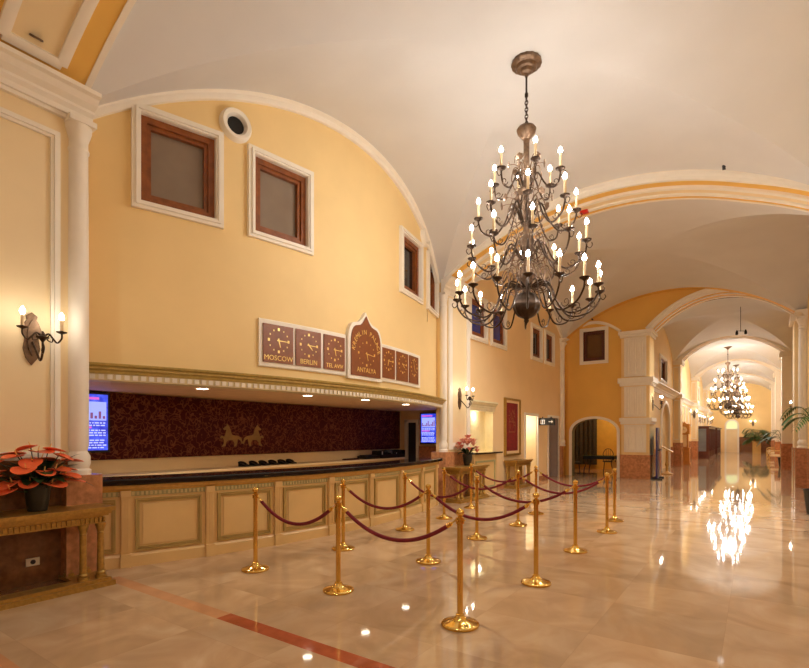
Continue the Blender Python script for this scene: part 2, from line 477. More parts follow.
# reception interior walls
bm = BM(); wall_seg(bm, lambda s, z: (-8.6, s, z), [(1.5, 12.1, 1, [(0, 2.35)])]); struct('wall_reception_back', bm, CREAM)
bm = BM(); wall_seg(bm, lambda s, z: (s, 2.5, z), [(-8.6, XL, 1, [(0, 2.35)])]); struct('wall_reception_left', bm, CREAM)
bm = BM(); wall_seg(bm, lambda s, z: (s, 12.05, z), [(-8.6, -8.32, 1, [(0, 2.35)]), (-8.32, -8.02, 1, [(1.98, 2.35)]), (-8.02, -6.5, 1, [(0, 2.35)])])
bx(bm, -7.9, -6.5, 11.99, 12.05, 0, 1.28, 1); bx(bm, -6.38, -6.2, 10.45, 11.78, 0, 2.4); bx(bm, -6.6, -6.5, 11.7, 12.05, 0, 2.4); bx(bm, -6.6, -6.38, 11.7, 11.78, 0, 2.4)
struct('wall_reception_right', bm, [SAND, GRANITE])
bm = BM(); bx(bm, -8.41, -8.32, 11.99, 12.11, 0, 2.04); bx(bm, -8.02, -7.93, 12.01, 12.11, 0, 2.04); bx(bm, -8.41, -7.93, 11.99, 12.11, 1.96, 2.05)
d = struct('door_1', bm, WHITE, smooth=False)
bm = BM(); bx(bm, -8.32, -8.02, 12.07, 12.11, 0, 1.97); obj('door_leaf', bm, DGREY, d)  # dark sheet standing in for the unlit space beyond the opening

# --- left wall, camera side (x = -6.2), arch A pier and the bay behind the camera
def mpl(s, z): return (XL, s, z)
def nl(s): return (1, 0, 0)
bm = BM(); wall_seg(bm, mpl, [(B0[0], B0[1], 24, [(0, lambda s: vault_z(XL, s, XL, XR, *B0)+.02)]), (B0[1], 2.5, 1, [(0, 5.45)])])
struct('wall_left', bm, CREAM)
def panel_frame(mp_s0, s1, z0, z1, x=XL, flip=1, fw=0.09, m=WHITE, axis='y', y=None):
    bm = BM()
    if axis == 'y':
        M = frame_M((x, (mp_s0+s1)/2, (z0+z1)/2), (0, 1*flip, 0), (0, 0, 1))
    else:
        M = frame_M(((mp_s0+s1)/2, y, (z0+z1)/2), (1, 0, 0), (0, 0, 1))
    w = abs(s1-mp_s0); h = z1-z0
    ring_frame(bm, M, w, h, fw, 0, 0.03); ring_frame(bm, M, w-0.05, h-0.05, fw-0.055, 0.03, 0.05)
    return trim(bm, m, smooth=False)
panel_frame(1.48, 2.30, 1.34, 4.88)
def cornice_y(x, y0, y1, z, m=WHITE, sgn=1, cap=True, h=0.52, pr=0.3):
    """crown moulding along y; projects by pr*sgn in x"""
    k = h/0.52; q = pr/0.3
    P = [(0, 0), (0.05*q, 0), (0.05*q, 0.07*k), (0.08*q, 0.07*k), (0.09*q, 0.16*k), (0.13*q, 0.22*k), (0.13*q, 0.27*k), (0.2*q, 0.33*k), (0.25*q, 0.42*k), (0.3*q, 0.44*k), (0.3*q, 0.52*k), (0, 0.52*k)]
    bm = BM(); A = [bm.verts.new((x+sgn*u, y0, z+v)) for u, v in P]; B = [bm.verts.new((x+sgn*u, y1, z+v)) for u, v in P]
    n = len(P)
    for i in range(n): bm.faces.new((A[i], A[(i+1) % n], B[(i+1) % n], B[i]))
    bm.faces.new(A); bm.faces.new(B[::-1]); return trim(bm, m, smooth=False)
cornice_y(XL, B0[0], 2.60, 5.06, h=0.30)
cornice_y(XL, 10.38, 11.75, 5.0, h=0.4, pr=0.28)
# dado granite on the left camera side + pedestal under the column
bm = BM(); bx(bm, XL, XL+0.04, B0[0], 2.5, 0, 1.34); struct('baseboard_left', bm, GRANITE2, smooth=False)
bm = BM(); bx(bm, XL-0.2, XL+0.18, 2.30, 2.66, 0, 1.16); struct('baseboard_left_pedestal', bm, GRANITE, smooth=False)
# --- columns
COLN = [0]
def column(x, y, z0, z1, r=0.115, abacus=True):
    bm = BM(); H = z1-z0
    P = [(r*1.25, 0), (r*1.25, 0.05), (r*1.02, 0.07), (r*1.16, 0.12), (r*1.16, 0.2), (r*0.86, 0.26), (r*0.95, 0.3), (r*1.0, 0.33), (r*1.0, H*0.5), (r*0.94, H-0.36), (r*1.05, H-0.34), (r*1.05, H-0.32), (r*0.94, H-0.30), (r*0.94, H-0.22), (r*1.1, H-0.17), (r*1.3, H-0.10), (r*1.3, H-0.06)]
    lathe(bm, P, 24, (x, y, z0)); box(bm, (x, y, z1-0.03), (r*2.7, r*2.7, 0.06))
    return trim(bm, WHITE)
column(XL+0.02, 2.48, 1.16, 5.09, r=0.1)
column(XL+0.0, 10.49, 1.19, 5.04, r=0.088)
column(XL+0.02, 19.49, 1.17, 5.2, r=0.12)
cornice_y(XL, 19.3, 19.72, 5.18, h=0.16, pr=0.26)
bm = BM(); bx(bm, XL-0.2, XL+0.2, 10.25, 10.66, 0, 1.19); bx(bm, XL, XL+0.06, 10.66, 11.75, 0, 1.17); struct('baseboard_left_pier', bm, GRANITE, smooth=False)

# --- left wall, bay beyond the reception
def vzB(s): return vault_z(XL, s, XL, XR, *BB, rise=RB_, dome=.1)+0.02
NI = (11.8, 13.3); D1 = (15.76, 16.86); D2 = (18.0, 19.1)
WB = [(11.90, 12.78), (13.22, 14.10), (16.36, 17.2), (17.68, 18.5)]
cuts = sorted(set([BB[0], 19.7]+[v for t in WB for v in t]+list(NI)+list(D1)+list(D2)))
segs = []
for a, b in zip(cuts[:-1], cuts[1:]):
    m_ = (a+b)/2; holes = []
    if NI[0] < m_ < NI[1]: holes.append((1.13, 2.26))
    if D1[0] < m_ < D1[1]: holes.append((0, 2.25))
    if D2[0] < m_ < D2[1]: holes.append((0, 2.24))
    for w in WB:
        if w[0] < m_ < w[1]: holes.append((4.28, 5.28))
    iv = []; z = 0
    for h in holes:
        if h[0] > z: iv.append((z, h[0]))
        z = h[1]
    iv.append((z, vzB)); segs.append((a, b, 4, iv))
bm = BM(); wall_seg(bm, mpl, segs); wall_seg(bm, mpl, [(10.45, BB[0], 1, [(0, 5.45)])]); struct('wall_left_far', bm, SAND)
for i, w in enumerate(WB): window(mpl, nl, w[0], w[1], 4.28, 5.28, PANEB if i < 2 else PANED, tw=0.12, depth=0.10)
aa = [11.57+(19.68-11.57)*i/50 for i in range(51)]
bm = BM(); sweep(bm, [(XL, a, vzB(a)-0.06) for a in aa], [(1, 0, 0)]*51, [(-0.01, -0.06), (0.05, -0.06), (0.08, 0.0), (0.08, 0.07), (-0.01, 0.07)], updir=(0, 0, 1)); trim(bm, WHITE)
# pier of arch B: raised cream panel with white edges
bm = BM(); bx(bm, XL, XL+0.05, 10.62, 11.76, 1.17, 5.02); trim(bm, CREAM, smooth=False)
bm = BM(); M = frame_M((XL+0.05, 11.19, 3.1), (0, 1, 0), (0, 0, 1)); ring_frame(bm, M, 1.10, 3.72, 0.17, 0, 0.03); trim(bm, WHITE, smooth=False)
# niche
bm = BM(); bx(bm, XL-0.28, XL-0.26, NI[0], NI[1], 1.11, 2.3); bx(bm, XL-0.28, XL, NI[0]-0.02, NI[0], 1.11, 2.3); bx(bm, XL-0.28, XL, NI[1], NI[1]+0.02, 1.11, 2.3); bx(bm, XL-0.28, XL, NI[0], NI[1], 1.11, 1.13); bx(bm, XL-0.28, XL, NI[0], NI[1], 2.28, 2.3)
struct('wall_niche', bm, mat('niche_cream', (240, 222, 170), 0.6), smooth=False)
cornice_y(XL, NI[0]-0.0, NI[1]+0.06, 2.26, h=0.27, pr=0.14, m=mat('pale_sage_trim', (226, 216, 180), 0.5))
sv = thing('service_counter', 'small cream service counter with a dark top under the wall niche', 'counter', (XL, 12.6, 0))
bm = BM(); bx(bm, 0.005, 0.12, -0.72, 0.68, 0.0, 1.08); obj('body', bm, COUNT, sv, smooth=False)
bm = BM(); ring_frame(bm, frame_M((0.12, -0.04, 0.52), (0, 1, 0), (0, 0, 1)), 1.2, 0.76, 0.05, 0, 0.02); obj('panel_moulding', bm, SAGE, sv, smooth=False)
bm = BM(); bx(bm, 0.005, 0.24, -0.72, 0.86, 1.085, 1.125); obj('worktop', bm, BLACKST, sv, smooth=False)
# doorways in the far left wall
def doorway(n, s0, s1, zt, m_in, depth, back):
    bm = BM(); M = frame_M((XL, (s0+s1)/2, zt/2), (0, 1, 0), (0, 0, 1)); w = s1-s0
    lbox(bm, M, -w/2-0.09, -w/2, -zt/2, zt/2+0.09, -0.02, 0.035); lbox(bm, M, w/2, w/2+0.09, -zt/2, zt/2+0.09, -0.02, 0.035); lbox(bm, M, -w/2-0.0, w/2, zt/2, zt/2+0.09, -0.02, 0.035)
    d = struct('door_%d' % n, bm, WHITE, smooth=False)
    bm = BM(); lbox(bm, M, -w/2-0.02, -w/2, -zt/2, zt/2, -depth, 0); lbox(bm, M, w/2, w/2+0.02, -zt/2, zt/2, -depth, 0); lbox(bm, M, -w/2, w/2, zt/2, zt/2+0.02, -depth, 0)
    obj('reveal', bm, m_in, d, smooth=False)
    bm = BM(); lbox(bm, M, -w/2, w/2, -zt/2, zt/2, -depth-0.02, -depth); obj('door_leaf', bm, back, d, smooth=False)
    return d
doorway(2, D1[0], D1[1], 2.25, CREAM, 0.9, mat('lit_cream_door', (244, 226, 178), 0.6))
doorway(3, D2[0], D2[1], 2.24, GREYD, 0.30, GREYD)
bm = BM()
for (a, b) in ((13.35, 15.66), (16.96, 17.9), (19.2, 19.7)): bx(bm, XL, XL+0.03, a, b, 0, 0.16 if b < 19 else 1.17)
struct('baseboard_left_far', bm, GRANITE, smooth=False)

# --- transverse arches
def arch(name, y0, y1, xa, xb, zs, rise, drop=0.14, fr=0.29, panel=True, mth=0.16, pieces=48, m=AMBER):
    half = (xb-xa)/2; xc = (xa+xb)/2
    xs = [xc-half*math.cos(PI*i/pieces) for i in range(pieces+1)]
    z = lambda x: zs+rise*prof((x-xc)/half)-drop*min(1, 1.6*prof((x-xc)/half))
    bm = BM()
    for i in range(pieces):
        a, b = xs[i], xs[i+1]
        bm.faces.new([bm.verts.new(v) for v in ((a, y0, z(a)), (b, y0, z(b)), (b, y1, z(b)), (a, y1, z(a)))])
        for y in (y0, y1):
            bm.faces.new([bm.verts.new(v) for v in ((a, y, z(a)), (b, y, z(b)), (b, y, z(b)+drop+0.4), (a, y, z(a)+drop+0.4))])
    o = trim(bm, m)
    for y, s in ((y0, -1), (y1, 1)):
        bm = BM(); sweep(bm, [(x, y, z(x)) for x in xs], [(0, s, 0)]*(pieces+1), [(-0.03, -0.012), (0.03, -0.012), (0.035, 0.05), (0.06, 0.08), (0.06, 0.13), (0.09, 0.15), (0.09, mth+0.02), (-0.03, mth+0.02)], updir=(0, 0, 1)); obj('arch_moulding', bm, WHITE, o)
    if panel:
        ps = [x for x in xs if z(x) > 5.44]
        def nrm(x):
            e = 1e-3; dz = (z(x+e)-z(x-e))/(2*e); v = Vector((dz, 0, -1)); return v.normalized()
        pts = [(x, y0+fr, z(x)) for x in ps]; pts2 = [(x, y1-fr, z(x)) for x in ps]
        bm = BM()
        for i in range(len(ps)-1):
            q = [Vector(p)+nrm(ps[j])*0.02 for p, j in ((pts[i], i), (pts[i+1], i+1), (pts2[i+1], i+1), (pts2[i], i))]
            bm.faces.new([bm.verts.new(v) for v in q])
        obj('soffit_panel', bm, CREAM, o)
        bm = BM()
        for pp in (pts, pts2): sweep(bm, pp, [nrm(x) for x in ps], [(0, -0.05), (0.05, -0.05), (0.06, 0), (0.05, 0.05), (0, 0.05)])
        for k in (0, -1):
            sweep(bm, [pts[k], pts2[k]], [nrm(ps[k])]*2, [(0, -0.05), (0.05, -0.05), (0.06, 0), (0.05, 0.05), (0, 0.05)])
        obj('soffit_frame', bm, WHITE, o)
    return z
zA = arch('arch', B0[1], 2.5, XL, XR, ZS, RISE)
zB = arch('arch', 10.45, BB[0], XL, XR, ZS, RISE)

# --- end wall of the lobby (y = 20) with the corridor arch and the small arch
YE = 20.0
zE = lambda x: vault_z(x, 19.7, XL, XR, *BB, rise=RB_, dome=.1)
CXa, CXb = -3.12, 1.2; cc = (CXa+CXb)/2; ch = (CXb-CXa)/2
zC = lambda x: 5.36+1.08*prof((x-cc)/ch)
SA = (-5.93, -4.25); sc_ = sum(SA)/2; sh = (SA[1]-SA[0])/2
zSm = lambda x: 1.72+0.50*math.sqrt(max(0, 1-((x-sc_)/sh)**2))**1.0
WE = (-5.50, -4.68)
bm = BM(); mpe = lambda s, z: (s, YE, z)
segs = [(XL, SA[0], 2, [(0, lambda x: zE(x)+.3)]), (SA[0], WE[0], 10, [(zSm, lambda x: zE(x)+.3)]), (WE[0], WE[1], 10, [(zSm, 4.46), (5.62, lambda x: zE(x)+.3)]), (WE[1], SA[1], 8, [(zSm, lambda x: zE(x)+.3)]), (SA[1], CXa, 8, [(0, lambda x: zE(x)+.3)]), (CXa, CXb, 40, [(lambda x: zC(x)+.0, lambda x: zE(x)+.3)]), (CXb, 1.7, 1, [(0, 6.2)])]
wall_seg(bm, mpe, segs)
# strip of arch between the vault edge and the wall
xs = [XL+(XR-XL)*i/40 for i in range(41)]
for i in range(40): bm.faces.new([bm.verts.new(v) for v in ((xs[i], 19.7, zE(xs[i])), (xs[i+1], 19.7, zE(xs[i+1])), (xs[i+1], 20.0, zE(xs[i+1])), (xs[i], 20.0, zE(xs[i])))])
bm.faces.new([bm.verts.new(v) for v in ((XL, 19.7, 0), (XL, 20, 0), (XL, 20, 5.4), (XL, 19.7, 5.4))])
struct('wall_end', bm, AMBER)
window(mpe, lambda s: (0, -1, 0), WE[0], WE[1], 4.46, 5.62, mat('amber_dark_glass', (96, 66, 36), 0.1, var=0.1), tw=0.12, depth=0.1, wood=DWOOD)
# small arch surround and reveal
na = 24; xa_ = [sc_-sh*math.cos(PI*i/na) for i in range(na+1)]
path = [(SA[0], YE, 0)]+[(SA[0], YE, 0.7)]+[(x, YE, zSm(x)) for x in xa_]+[(SA[1], YE, 0.7), (SA[1], YE, 0)]
bm = BM(); sweep(bm, path, [(0, -1, 0)]*len(path), [(-0.02, -0.0), (0.04, -0.0), (0.05, 0.10), (-0.02, 0.10)]); trim(bm, WHITE)
bm = BM()
for i in range(len(path)-1):
    a, b = Vector(path[i]), Vector(path[i+1]); k = Vector((0, 0.35, 0)); bm.faces.new([bm.verts.new(v) for v in (a, b, b+k, a+k)])
trim(bm, mat('arch_reveal_sage', (120, 116, 84), 0.6))
# arched moulding over the end window
px = [-6.18+(-4.12+6.18)*i/24 for i in range(25)]
bm = BM(); sweep(bm, [(x, YE, 5.47+0.46*(1-((x+5.15)/1.03)**2)) for x in px], [(0, -1, 0)]*25, [(-0.01, -0.05), (0.06, -0.05), (0.1, 0.0), (0.1, 0.05), (-0.01, 0.05)], updir=(0, 0, 1)); trim(bm, WHITE)
# square pier beside the corridor arch: body, fluted panels, bands
bm = BM(); bx(bm, -4.08, CXa, YE-0.12, YE+0.9, 0.87, 5.35); pier = trim(bm, YEL, smooth=False)
for (z0, z1) in ((1.0, 1.95), (2.3, 3.35), (3.78, 5.15)):
    bm = BM(); bx(bm, -3.95, -3.25, YE-0.16, YE-0.12, z0, z1)
    for i in range(7): lathe(bm, [(0.025, z0+0.05), (0.025, z1-0.05)], 6, (-3.84+i*0.08, YE-0.16, 0))
    obj('fluted_panel', bm, WHITE, pier)
    bm = BM(); ring_frame(bm, frame_M((-3.60, YE-0.12, (z0+z1)/2), (1, 0, 0), (0, 0, 1)), 0.74, z1-z0+0.06, 0.05, 0, 0.07); obj('panel_frame', bm, WHITE, pier, smooth=False)
for (z0, z1, e) in ((3.41, 3.70, 0.14), (2.0, 2.23, 0.08), (5.2, 5.42, 0.12)):
    bm = BM(); bx(bm, -4.08-e*.7, CXa+e, YE-0.12-e, YE+0.9, z0+0.1, z1); bx(bm, -4.08-e*.3, CXa+e*.5, YE-0.12-e*.5, YE+0.9, z0, z0+0.12); obj('band_moulding', bm, WHITE, pier, smooth=False)
bm = BM(); bx(bm, -4.12, CXa+0.03, YE-0.17, YE+0.9, 0, 0.87); struct('baseboard_pier', bm, GRANITE, smooth=False)

# room beyond the small arch
bm = BM()
for q in (((-7.6, 24.6, 0), (-3.6, 24.6, 0), (-3.6, 24.6, 3), (-7.6, 24.6, 3)), ((-7.6, 20.05, 0), (-7.6, 24.6, 0), (-7.6, 24.6, 3), (-7.6, 20.05, 3)), ((-3.6, 20.95, 0), (-3.6, 24.6, 0), (-3.6, 24.6, 3), (-3.6, 20.95, 3)), ((-7.6, 20.05, 3), (-3.6, 20.05, 3), (-3.6, 24.6, 3), (-7.6, 24.6, 3))):
    bm.faces.new([bm.verts.new(v) for v in q])
struct('wall_side_room', bm, mat('ochre_plaster', (214, 164, 62), 0.7, var=0.05))
bm = BM()
for (x0, x1) in ((-7.35, -6.1), (-5.05, -4.6)):
    n = 20
    for i in range(n):
        a = x0+(x1-x0)*i/n; b = x0+(x1-x0)*(i+1)/n
        ya = 24.4+0.05*math.cos(i*1.9); yb = 24.4+0.05*math.cos((i+1)*1.9)
        for (p, q, r_, s_) in (((a, ya, 0.2), (b, yb, 0.2), (b, yb, 2.4), (a, ya, 2.4)), ((a, ya+.06, 0.2), (b, yb+.06, 0.2), (b, yb+.06, 2.4), (a, ya+.06, 2.4))): bm.faces.new([bm.verts.new(v) for v in (p, q, r_, s_)])
    if x0 < -7:
        cb1 = obj('curtain', bm, CURTAIN); tag(cb1, 'dark olive curtain at the left of the room behind the small arch', 'curtain'); bm = BM()
    else:
        cb2 = obj('curtain', bm, CURTAIN); tag(cb2, 'narrow dark curtain right of the ochre wall behind the small arch', 'curtain')

# --- corridor
CWl, CWr = -3.45, 1.5
YA = [20.0, 29.0, 38.0, 47.0]
def zcor(x, y, y0, y1): return vault_z(x, y, CWl, CWr, y0, y1, 5.3, 1.12, 0.16)
bays = [(20.9, 29.0), (29.9, 38.0), (38.9, 47.0), (47.9, 56.0)]
for (a, b) in bays: vault('ceiling_corridor', CWl, CWr, a, b, 5.3, 1.12, 0.16, n=28)
for i, y in enumerate(YA):
    half = ch; n = 32
    bm = BM(); xs = [cc-half*math.cos(PI*k/n) for k in range(n+1)]
    for k in range(n):
        a, b = xs[k], xs[k+1]
        bm.faces.new([bm.verts.new(v) for v in ((a, y, zC(a)), (b, y, zC(b)), (b, y+0.9, zC(b)), (a, y+0.9, zC(a)))])
        if i > 0: bm.faces.new([bm.verts.new(v) for v in ((a, y, zC(a)), (b, y, zC(b)), (b, y, 7.0), (a, y, 7.0))])
    if i > 0:
        for (p, q) in ((CWl-.05, CXa), (CXb, CWr+.05)): bm.faces.new([bm.verts.new(v) for v in ((p, y, 5.36), (q, y, 5.36), (q, y, 7.0), (p, y, 7.0))])
    ar = trim(bm, YEL if i else AMBER)
    yy = y-0.0
    bm = BM(); sweep(bm, [(x, yy, zC(x)) for x in xs], [(0, -1, 0)]*(n+1), [(-0.02, -0.01), (0.03, -0.01), (0.03, 0.06), (0.06, 0.09), (0.06, 0.14), (0.1, 0.16), (0.1, 0.2), (-0.02, 0.2)], updir=(0, 0, 1)); obj('arch_moulding', bm, WHITE, ar)
    bm = BM(); ps = xs[2:-2]
    for yo in (0.25, 0.65): sweep(bm, [(x, y+yo, zC(x)) for x in ps], [(0, 0, -1)]*len(ps), [(0, -0.04), (0.04, -0.04), (0.04, 0.04), (0, 0.04)])
    obj('soffit_frame', bm, WHITE, ar)
    # piers
    if i > 0:
        for (p, q, sgn) in ((CWl-.1, CXa, 1), (CXb-.18, CWr+.15, -1)):
            bm = BM(); bx(bm, p, q, y, y+0.9, 0, 5.35); pr = trim(bm, WHITE if sgn < 0 else CREAM, smooth=False)
            for (z0, z1, e) in ((5.2, 5.42, 0.1),)+(((3.5, 3.72, 0.08),) if sgn > 0 else ()):
                bm = BM(); bx(bm, p-(e if sgn < 0 else 0), q+(e if sgn > 0 else 0), y-e, y+0.9+e, z0, z1); obj('cap_moulding', bm, WHITE, pr, smooth=False)
            bm = BM(); bx(bm, p-(.03 if sgn < 0 else 0), q+(.03 if sgn > 0 else 0), y-0.04, y+0.94, 0, 1.2); obj('granite_base', bm, GRANITE, pr, smooth=False)
            if sgn > 0:
                for zz in ((1.35, 3.4), (3.85, 5.1)):
                    bm = BM(); ring_frame(bm, frame_M(((p+q)/2+.03, y, (zz[0]+zz[1])/2), (1, 0, 0), (0, 0, 1)), 0.3, zz[1]-zz[0], 0.05, 0, 0.03); obj('panel_frame', bm, WHITE, pr, smooth=False)
# corridor walls
DA = (24.95, 27.4); dac = sum(DA)/2; dah = (DA[1]-DA[0])/2
zDA = lambda s: 2.1+0.95*math.sqrt(max(0, 1-((s-dac)/dah)**2))
mcl = lambda s, z: (CWl, s, z); mcr = lambda s, z: (CWr, s, z)
WC = [(21.7, 22.45), (24.55, 26.4)]
bm = BM(); top = lambda s: 6.8
wall_seg(bm, mcl, [(20.0, 21.7, 1, [(0, top)]), (21.7, 22.45, 1, [(0, 4.1), (5.08, top)]), (22.45, 24.55, 1, [(0, top)]), (24.55, DA[0], 1, [(0, 4.1), (5.08, top)]), (DA[0], 26.4, 10, [(zDA, 4.1), (5.08, top)]), (26.4, DA[1], 8, [(zDA, top)]), (DA[1], 56.0, 1, [(0, top)])])
struct('wall_corridor_left', bm, YEL)
for i, w in enumerate(WC): window(mcl, nl, w[0], w[1], 4.1, 5.08, PANED, tw=0.11, depth=0.1, twin=(i == 1))
window(mcl, nl, 42.2, 43.4, 4.1, 5.08, PANED, tw=0.11, depth=0.02)
bm = BM()
na = 20; path = [(CWl, DA[0], 0), (CWl, DA[0], 1.2)]+[(CWl, dac-dah*math.cos(PI*i/na), zDA(dac-dah*math.cos(PI*i/na))) for i in range(na+1)]+[(CWl, DA[1], 1.2), (CWl, DA[1], 0)]
sweep(bm, path, [(1, 0, 0)]*len(path), [(-0.02, 0), (0.06, 0), (0.06, 0.16), (-0.02, 0.16)]); trim(bm, WHITE)
bm = BM()
for i in range(len(path)-1):
    a, b = Vector(path[i]), Vector(path[i+1]); k = Vector((-0.13, 0, 0)); bm.faces.new([bm.verts.new(v) for v in (a, b, b+k, a+k)])
bm.faces.new([bm.verts.new((p[0]-0.13, p[1], p[2])) for p in path]); d = struct('door_4', bm, CREAM)
cornice_y(CWl, 20.9, 29.0, 3.41, h=0.30, pr=0.36)
bm = BM(); bx(bm, CWl, CWl+0.04, 20.9, DA[0]-.16, 0, 1.0); bx(bm, CWl, CWl+0.04, DA[1]+.16, 29, 0, 1.0); bx(bm, CWl, CWl+0.04, 29.9, 56, 0, 1.2); struct('baseboard_corridor_left', bm, GRANITE, smooth=False)
for (a, b) in bays[1:]:
    cornice_y(CWl, a, b, 3.5, h=0.22, pr=0.2)
    bm = BM()
    for k in range(4):
        s = a+0.5+k*1.95; ring_frame(bm, frame_M((CWl, s+0.8, 2.75), (0, 1, 0), (0, 0, 1)), 1.6, 1.2, 0.08, 0, 0.04)
    trim(bm, WHITE, smooth=False)
# corridor right wall with flat pilasters
bm = BM(); wall_seg(bm, mcr, [(20.0, 56.0, 1, [(0, 6.8)])]); struct('wall_corridor_right', bm, YEL)
bm = BM(); bx(bm, CWr-.05, CWr, 20.9, 56, 0, 1.2); struct('baseboard_corridor_right', bm, GRANITE, smooth=False)
for y in (24.9, 33.7, 42.7, 51.5):
    bm = BM(); bx(bm, CWr-0.14, CWr, y-0.3, y+0.3, 1.2, 5.2); trim(bm, WHITE, smooth=False)
bm = BM(); bx(bm, 1.02, 1.7, 20.05, 20.9, 0, 5.4); p_ = trim(bm, CREAM, smooth=False)
bm = BM(); bx(bm, 0.99, 1.7, 20.0, 20.94, 0, 1.2); obj('granite_base', bm, GRANITE, p_, smooth=False)
bm = BM(); bx(bm, 0.92, 1.7, 19.95, 21.0, 5.2, 5.42); obj('cap_moulding', bm, WHITE, p_, smooth=False)
# end of the corridor
bm = BM(); wall_seg(bm, lambda s, z: (s, 56.0, z), [(CWl-.1, CWr+.1, 1, [(0, 6.8)])]); struct('wall_corridor_end', bm, YEL)
bm = BM(); bx(bm, -1.2, CWr, 55.94, 56, 0, 1.42); struct('baseboard_corridor_end', bm, GRANITE2, smooth=False)
bm = BM(); bx(bm, -2.35, -2.2, 55.86, 56, 0, 2.5); bx(bm, -1.35, -1.2, 55.86, 56, 0, 2.5)
bx(bm, -2.2, -1.35, 55.86, 56, 2.1, 2.2)
pts = [(-1.775-0.5*math.cos(PI*i/14), 55.93, 2.5+0.5*math.sin(PI*i/14)) for i in range(15)]
sweep(bm, pts, [(0, -1, 0)]*15, [(-.06, -.07), (.07, -.07), (.07, .07), (-.06, .07)])
d = struct('door_5', bm, WHITE)
bm = BM(); bx(bm, -2.2, -1.785, 55.9, 55.95, 0, 2.1); obj('door_leaf', bm, CREAM, d); bm = BM(); bx(bm, -1.765, -1.35, 55.9, 55.95, 0, 2.1); obj('door_leaf', bm, CREAM, d)
bm = BM(); plate(bm, [(-0.43, 0)]+[(-0.43*math.cos(PI*i/12), 0.3+0.45*math.sin(PI*i/12)) for i in range(13)]+[(0.43, 0)], frame_M((-1.775, 55.93, 2.2), (1, 0, 0), (0, 0, 1)), 0.02); obj('fanlight', bm, mat('fanlight_glow', (200, 210, 160), 0.3, emit=(206, 214, 160), estr=0.6), d)

# --- lobby right wall, wall behind the camera
bm = BM(); XW = 1.3
wall_seg(bm, lambda s, z: (XW, s, z), [(B0[0], B0[1], 20, [(0, lambda s: vault_z(XR, s, XL, XR, *B0)+.02)]), (B0[1], 2.5, 1, [(0, 5.5)]), (2.5, 10.45, 24, [(0, lambda s: vault_z(XR, s, XL, XR, *BA)+.02)]), (10.45, BB[0], 1, [(0, 5.5)]), (BB[0], 19.7, 24, [(0, lambda s: vault_z(XR, s, XL, XR, *BB, rise=RB_, dome=.1)+.02)]), (19.7, 20, 1, [(0, 5.5)])])
struct('wall_right', bm, YEL)
bm = BM(); bx(bm, XW-0.04, XW, B0[0], 19.3, 0, 1.2); struct('baseboard_right', bm, GRANITE, smooth=False)
bm = BM(); bx(bm, XW-0.3, XW, 19.3, 20.0, 0, 1.2); struct('baseboard_right_pedestal', bm, GRANITE, smooth=False)
column(1.22, 19.5, 1.2, 5.2, r=0.135)
for y in (2.48, 10.47): column(1.22, y, 1.2, 5.04)
cornice_y(XW, 19.25, 20.0, 5.18, h=0.22, pr=0.3, sgn=-1)
for (a, b) in ((1.25, 2.6), (10.38, 11.75)): cornice_y(XW, a, b, 4.95, h=0.4, pr=0.25, sgn=-1)
bm = BM(); wall_seg(bm, lambda s, z: (s, B0[0], z), [(XL-.1, XW, 30, [(0, lambda x: vault_z(x, B0[0], XL, XR, *B0)+.05)])]); struct('wall_back', bm, YEL)

# ------------------------------------------------------------------ reception furniture
PILA = [-0.368+0.0935*i for i in range(8)]
rc = thing('reception_counter', 'long curved cream reception counter with panelled front and gilded frieze', 'counter', arc(RC-.2, 0, 0))
OFF = Vector(arc(RC-.2, 0, 0))
def cbm(fn):
    bm = BM(); fn(bm); bmesh.ops.translate(bm, verts=bm.verts, vec=-OFF); return bm
ac = [-0.416+(0.302+0.416)*i/60 for i in range(61)]
def csweep(pr, al=ac): return cbm(lambda bm: sweep(bm, [arc(RC, a, 0) for a in al], [arcn(a) for a in al], pr, updir=(0, 0, 1)))
obj('body', csweep([(-0.45, 0.1), (0, 0.1), (0, 0.98), (-0.45, 0.98)]), COUNT, rc)
obj('plinth', csweep([(-0.45, 0.0), (0.035, 0.0), (0.035, 0.13), (0.012, 0.16), (-0.45, 0.16)]), COUNT, rc)
obj('gilded_band', csweep([(-0.40, 0.915), (0.02, 0.915), (0.03, 0.94), (0.05, 0.945), (0.06, 0.98), (0.06, 0.992), (-0.4, 0.992)]), GILTP, rc)
obj('frieze', csweep([(-0.4, 0.855), (0.012, 0.855), (0.012, 0.915), (-0.4, 0.915)]), SAGE, rc)
def dent(bm):
    n = 150
    for i in range(n):
        a = -0.415+(0.30+0.415)*(i+.5)/n; box(bm, arc(RC+0.014, a, 0.885), (0.016, 0.028, 0.042), a)
o = obj('dentil', cbm(dent), mat('pale_gold_dentil', (206, 190, 136), 0.5), rc); o['kind'] = 'stuff'
edges = PILA+[0.302]
lo = [-0.414]+PILA; hi = PILA+[0.302]
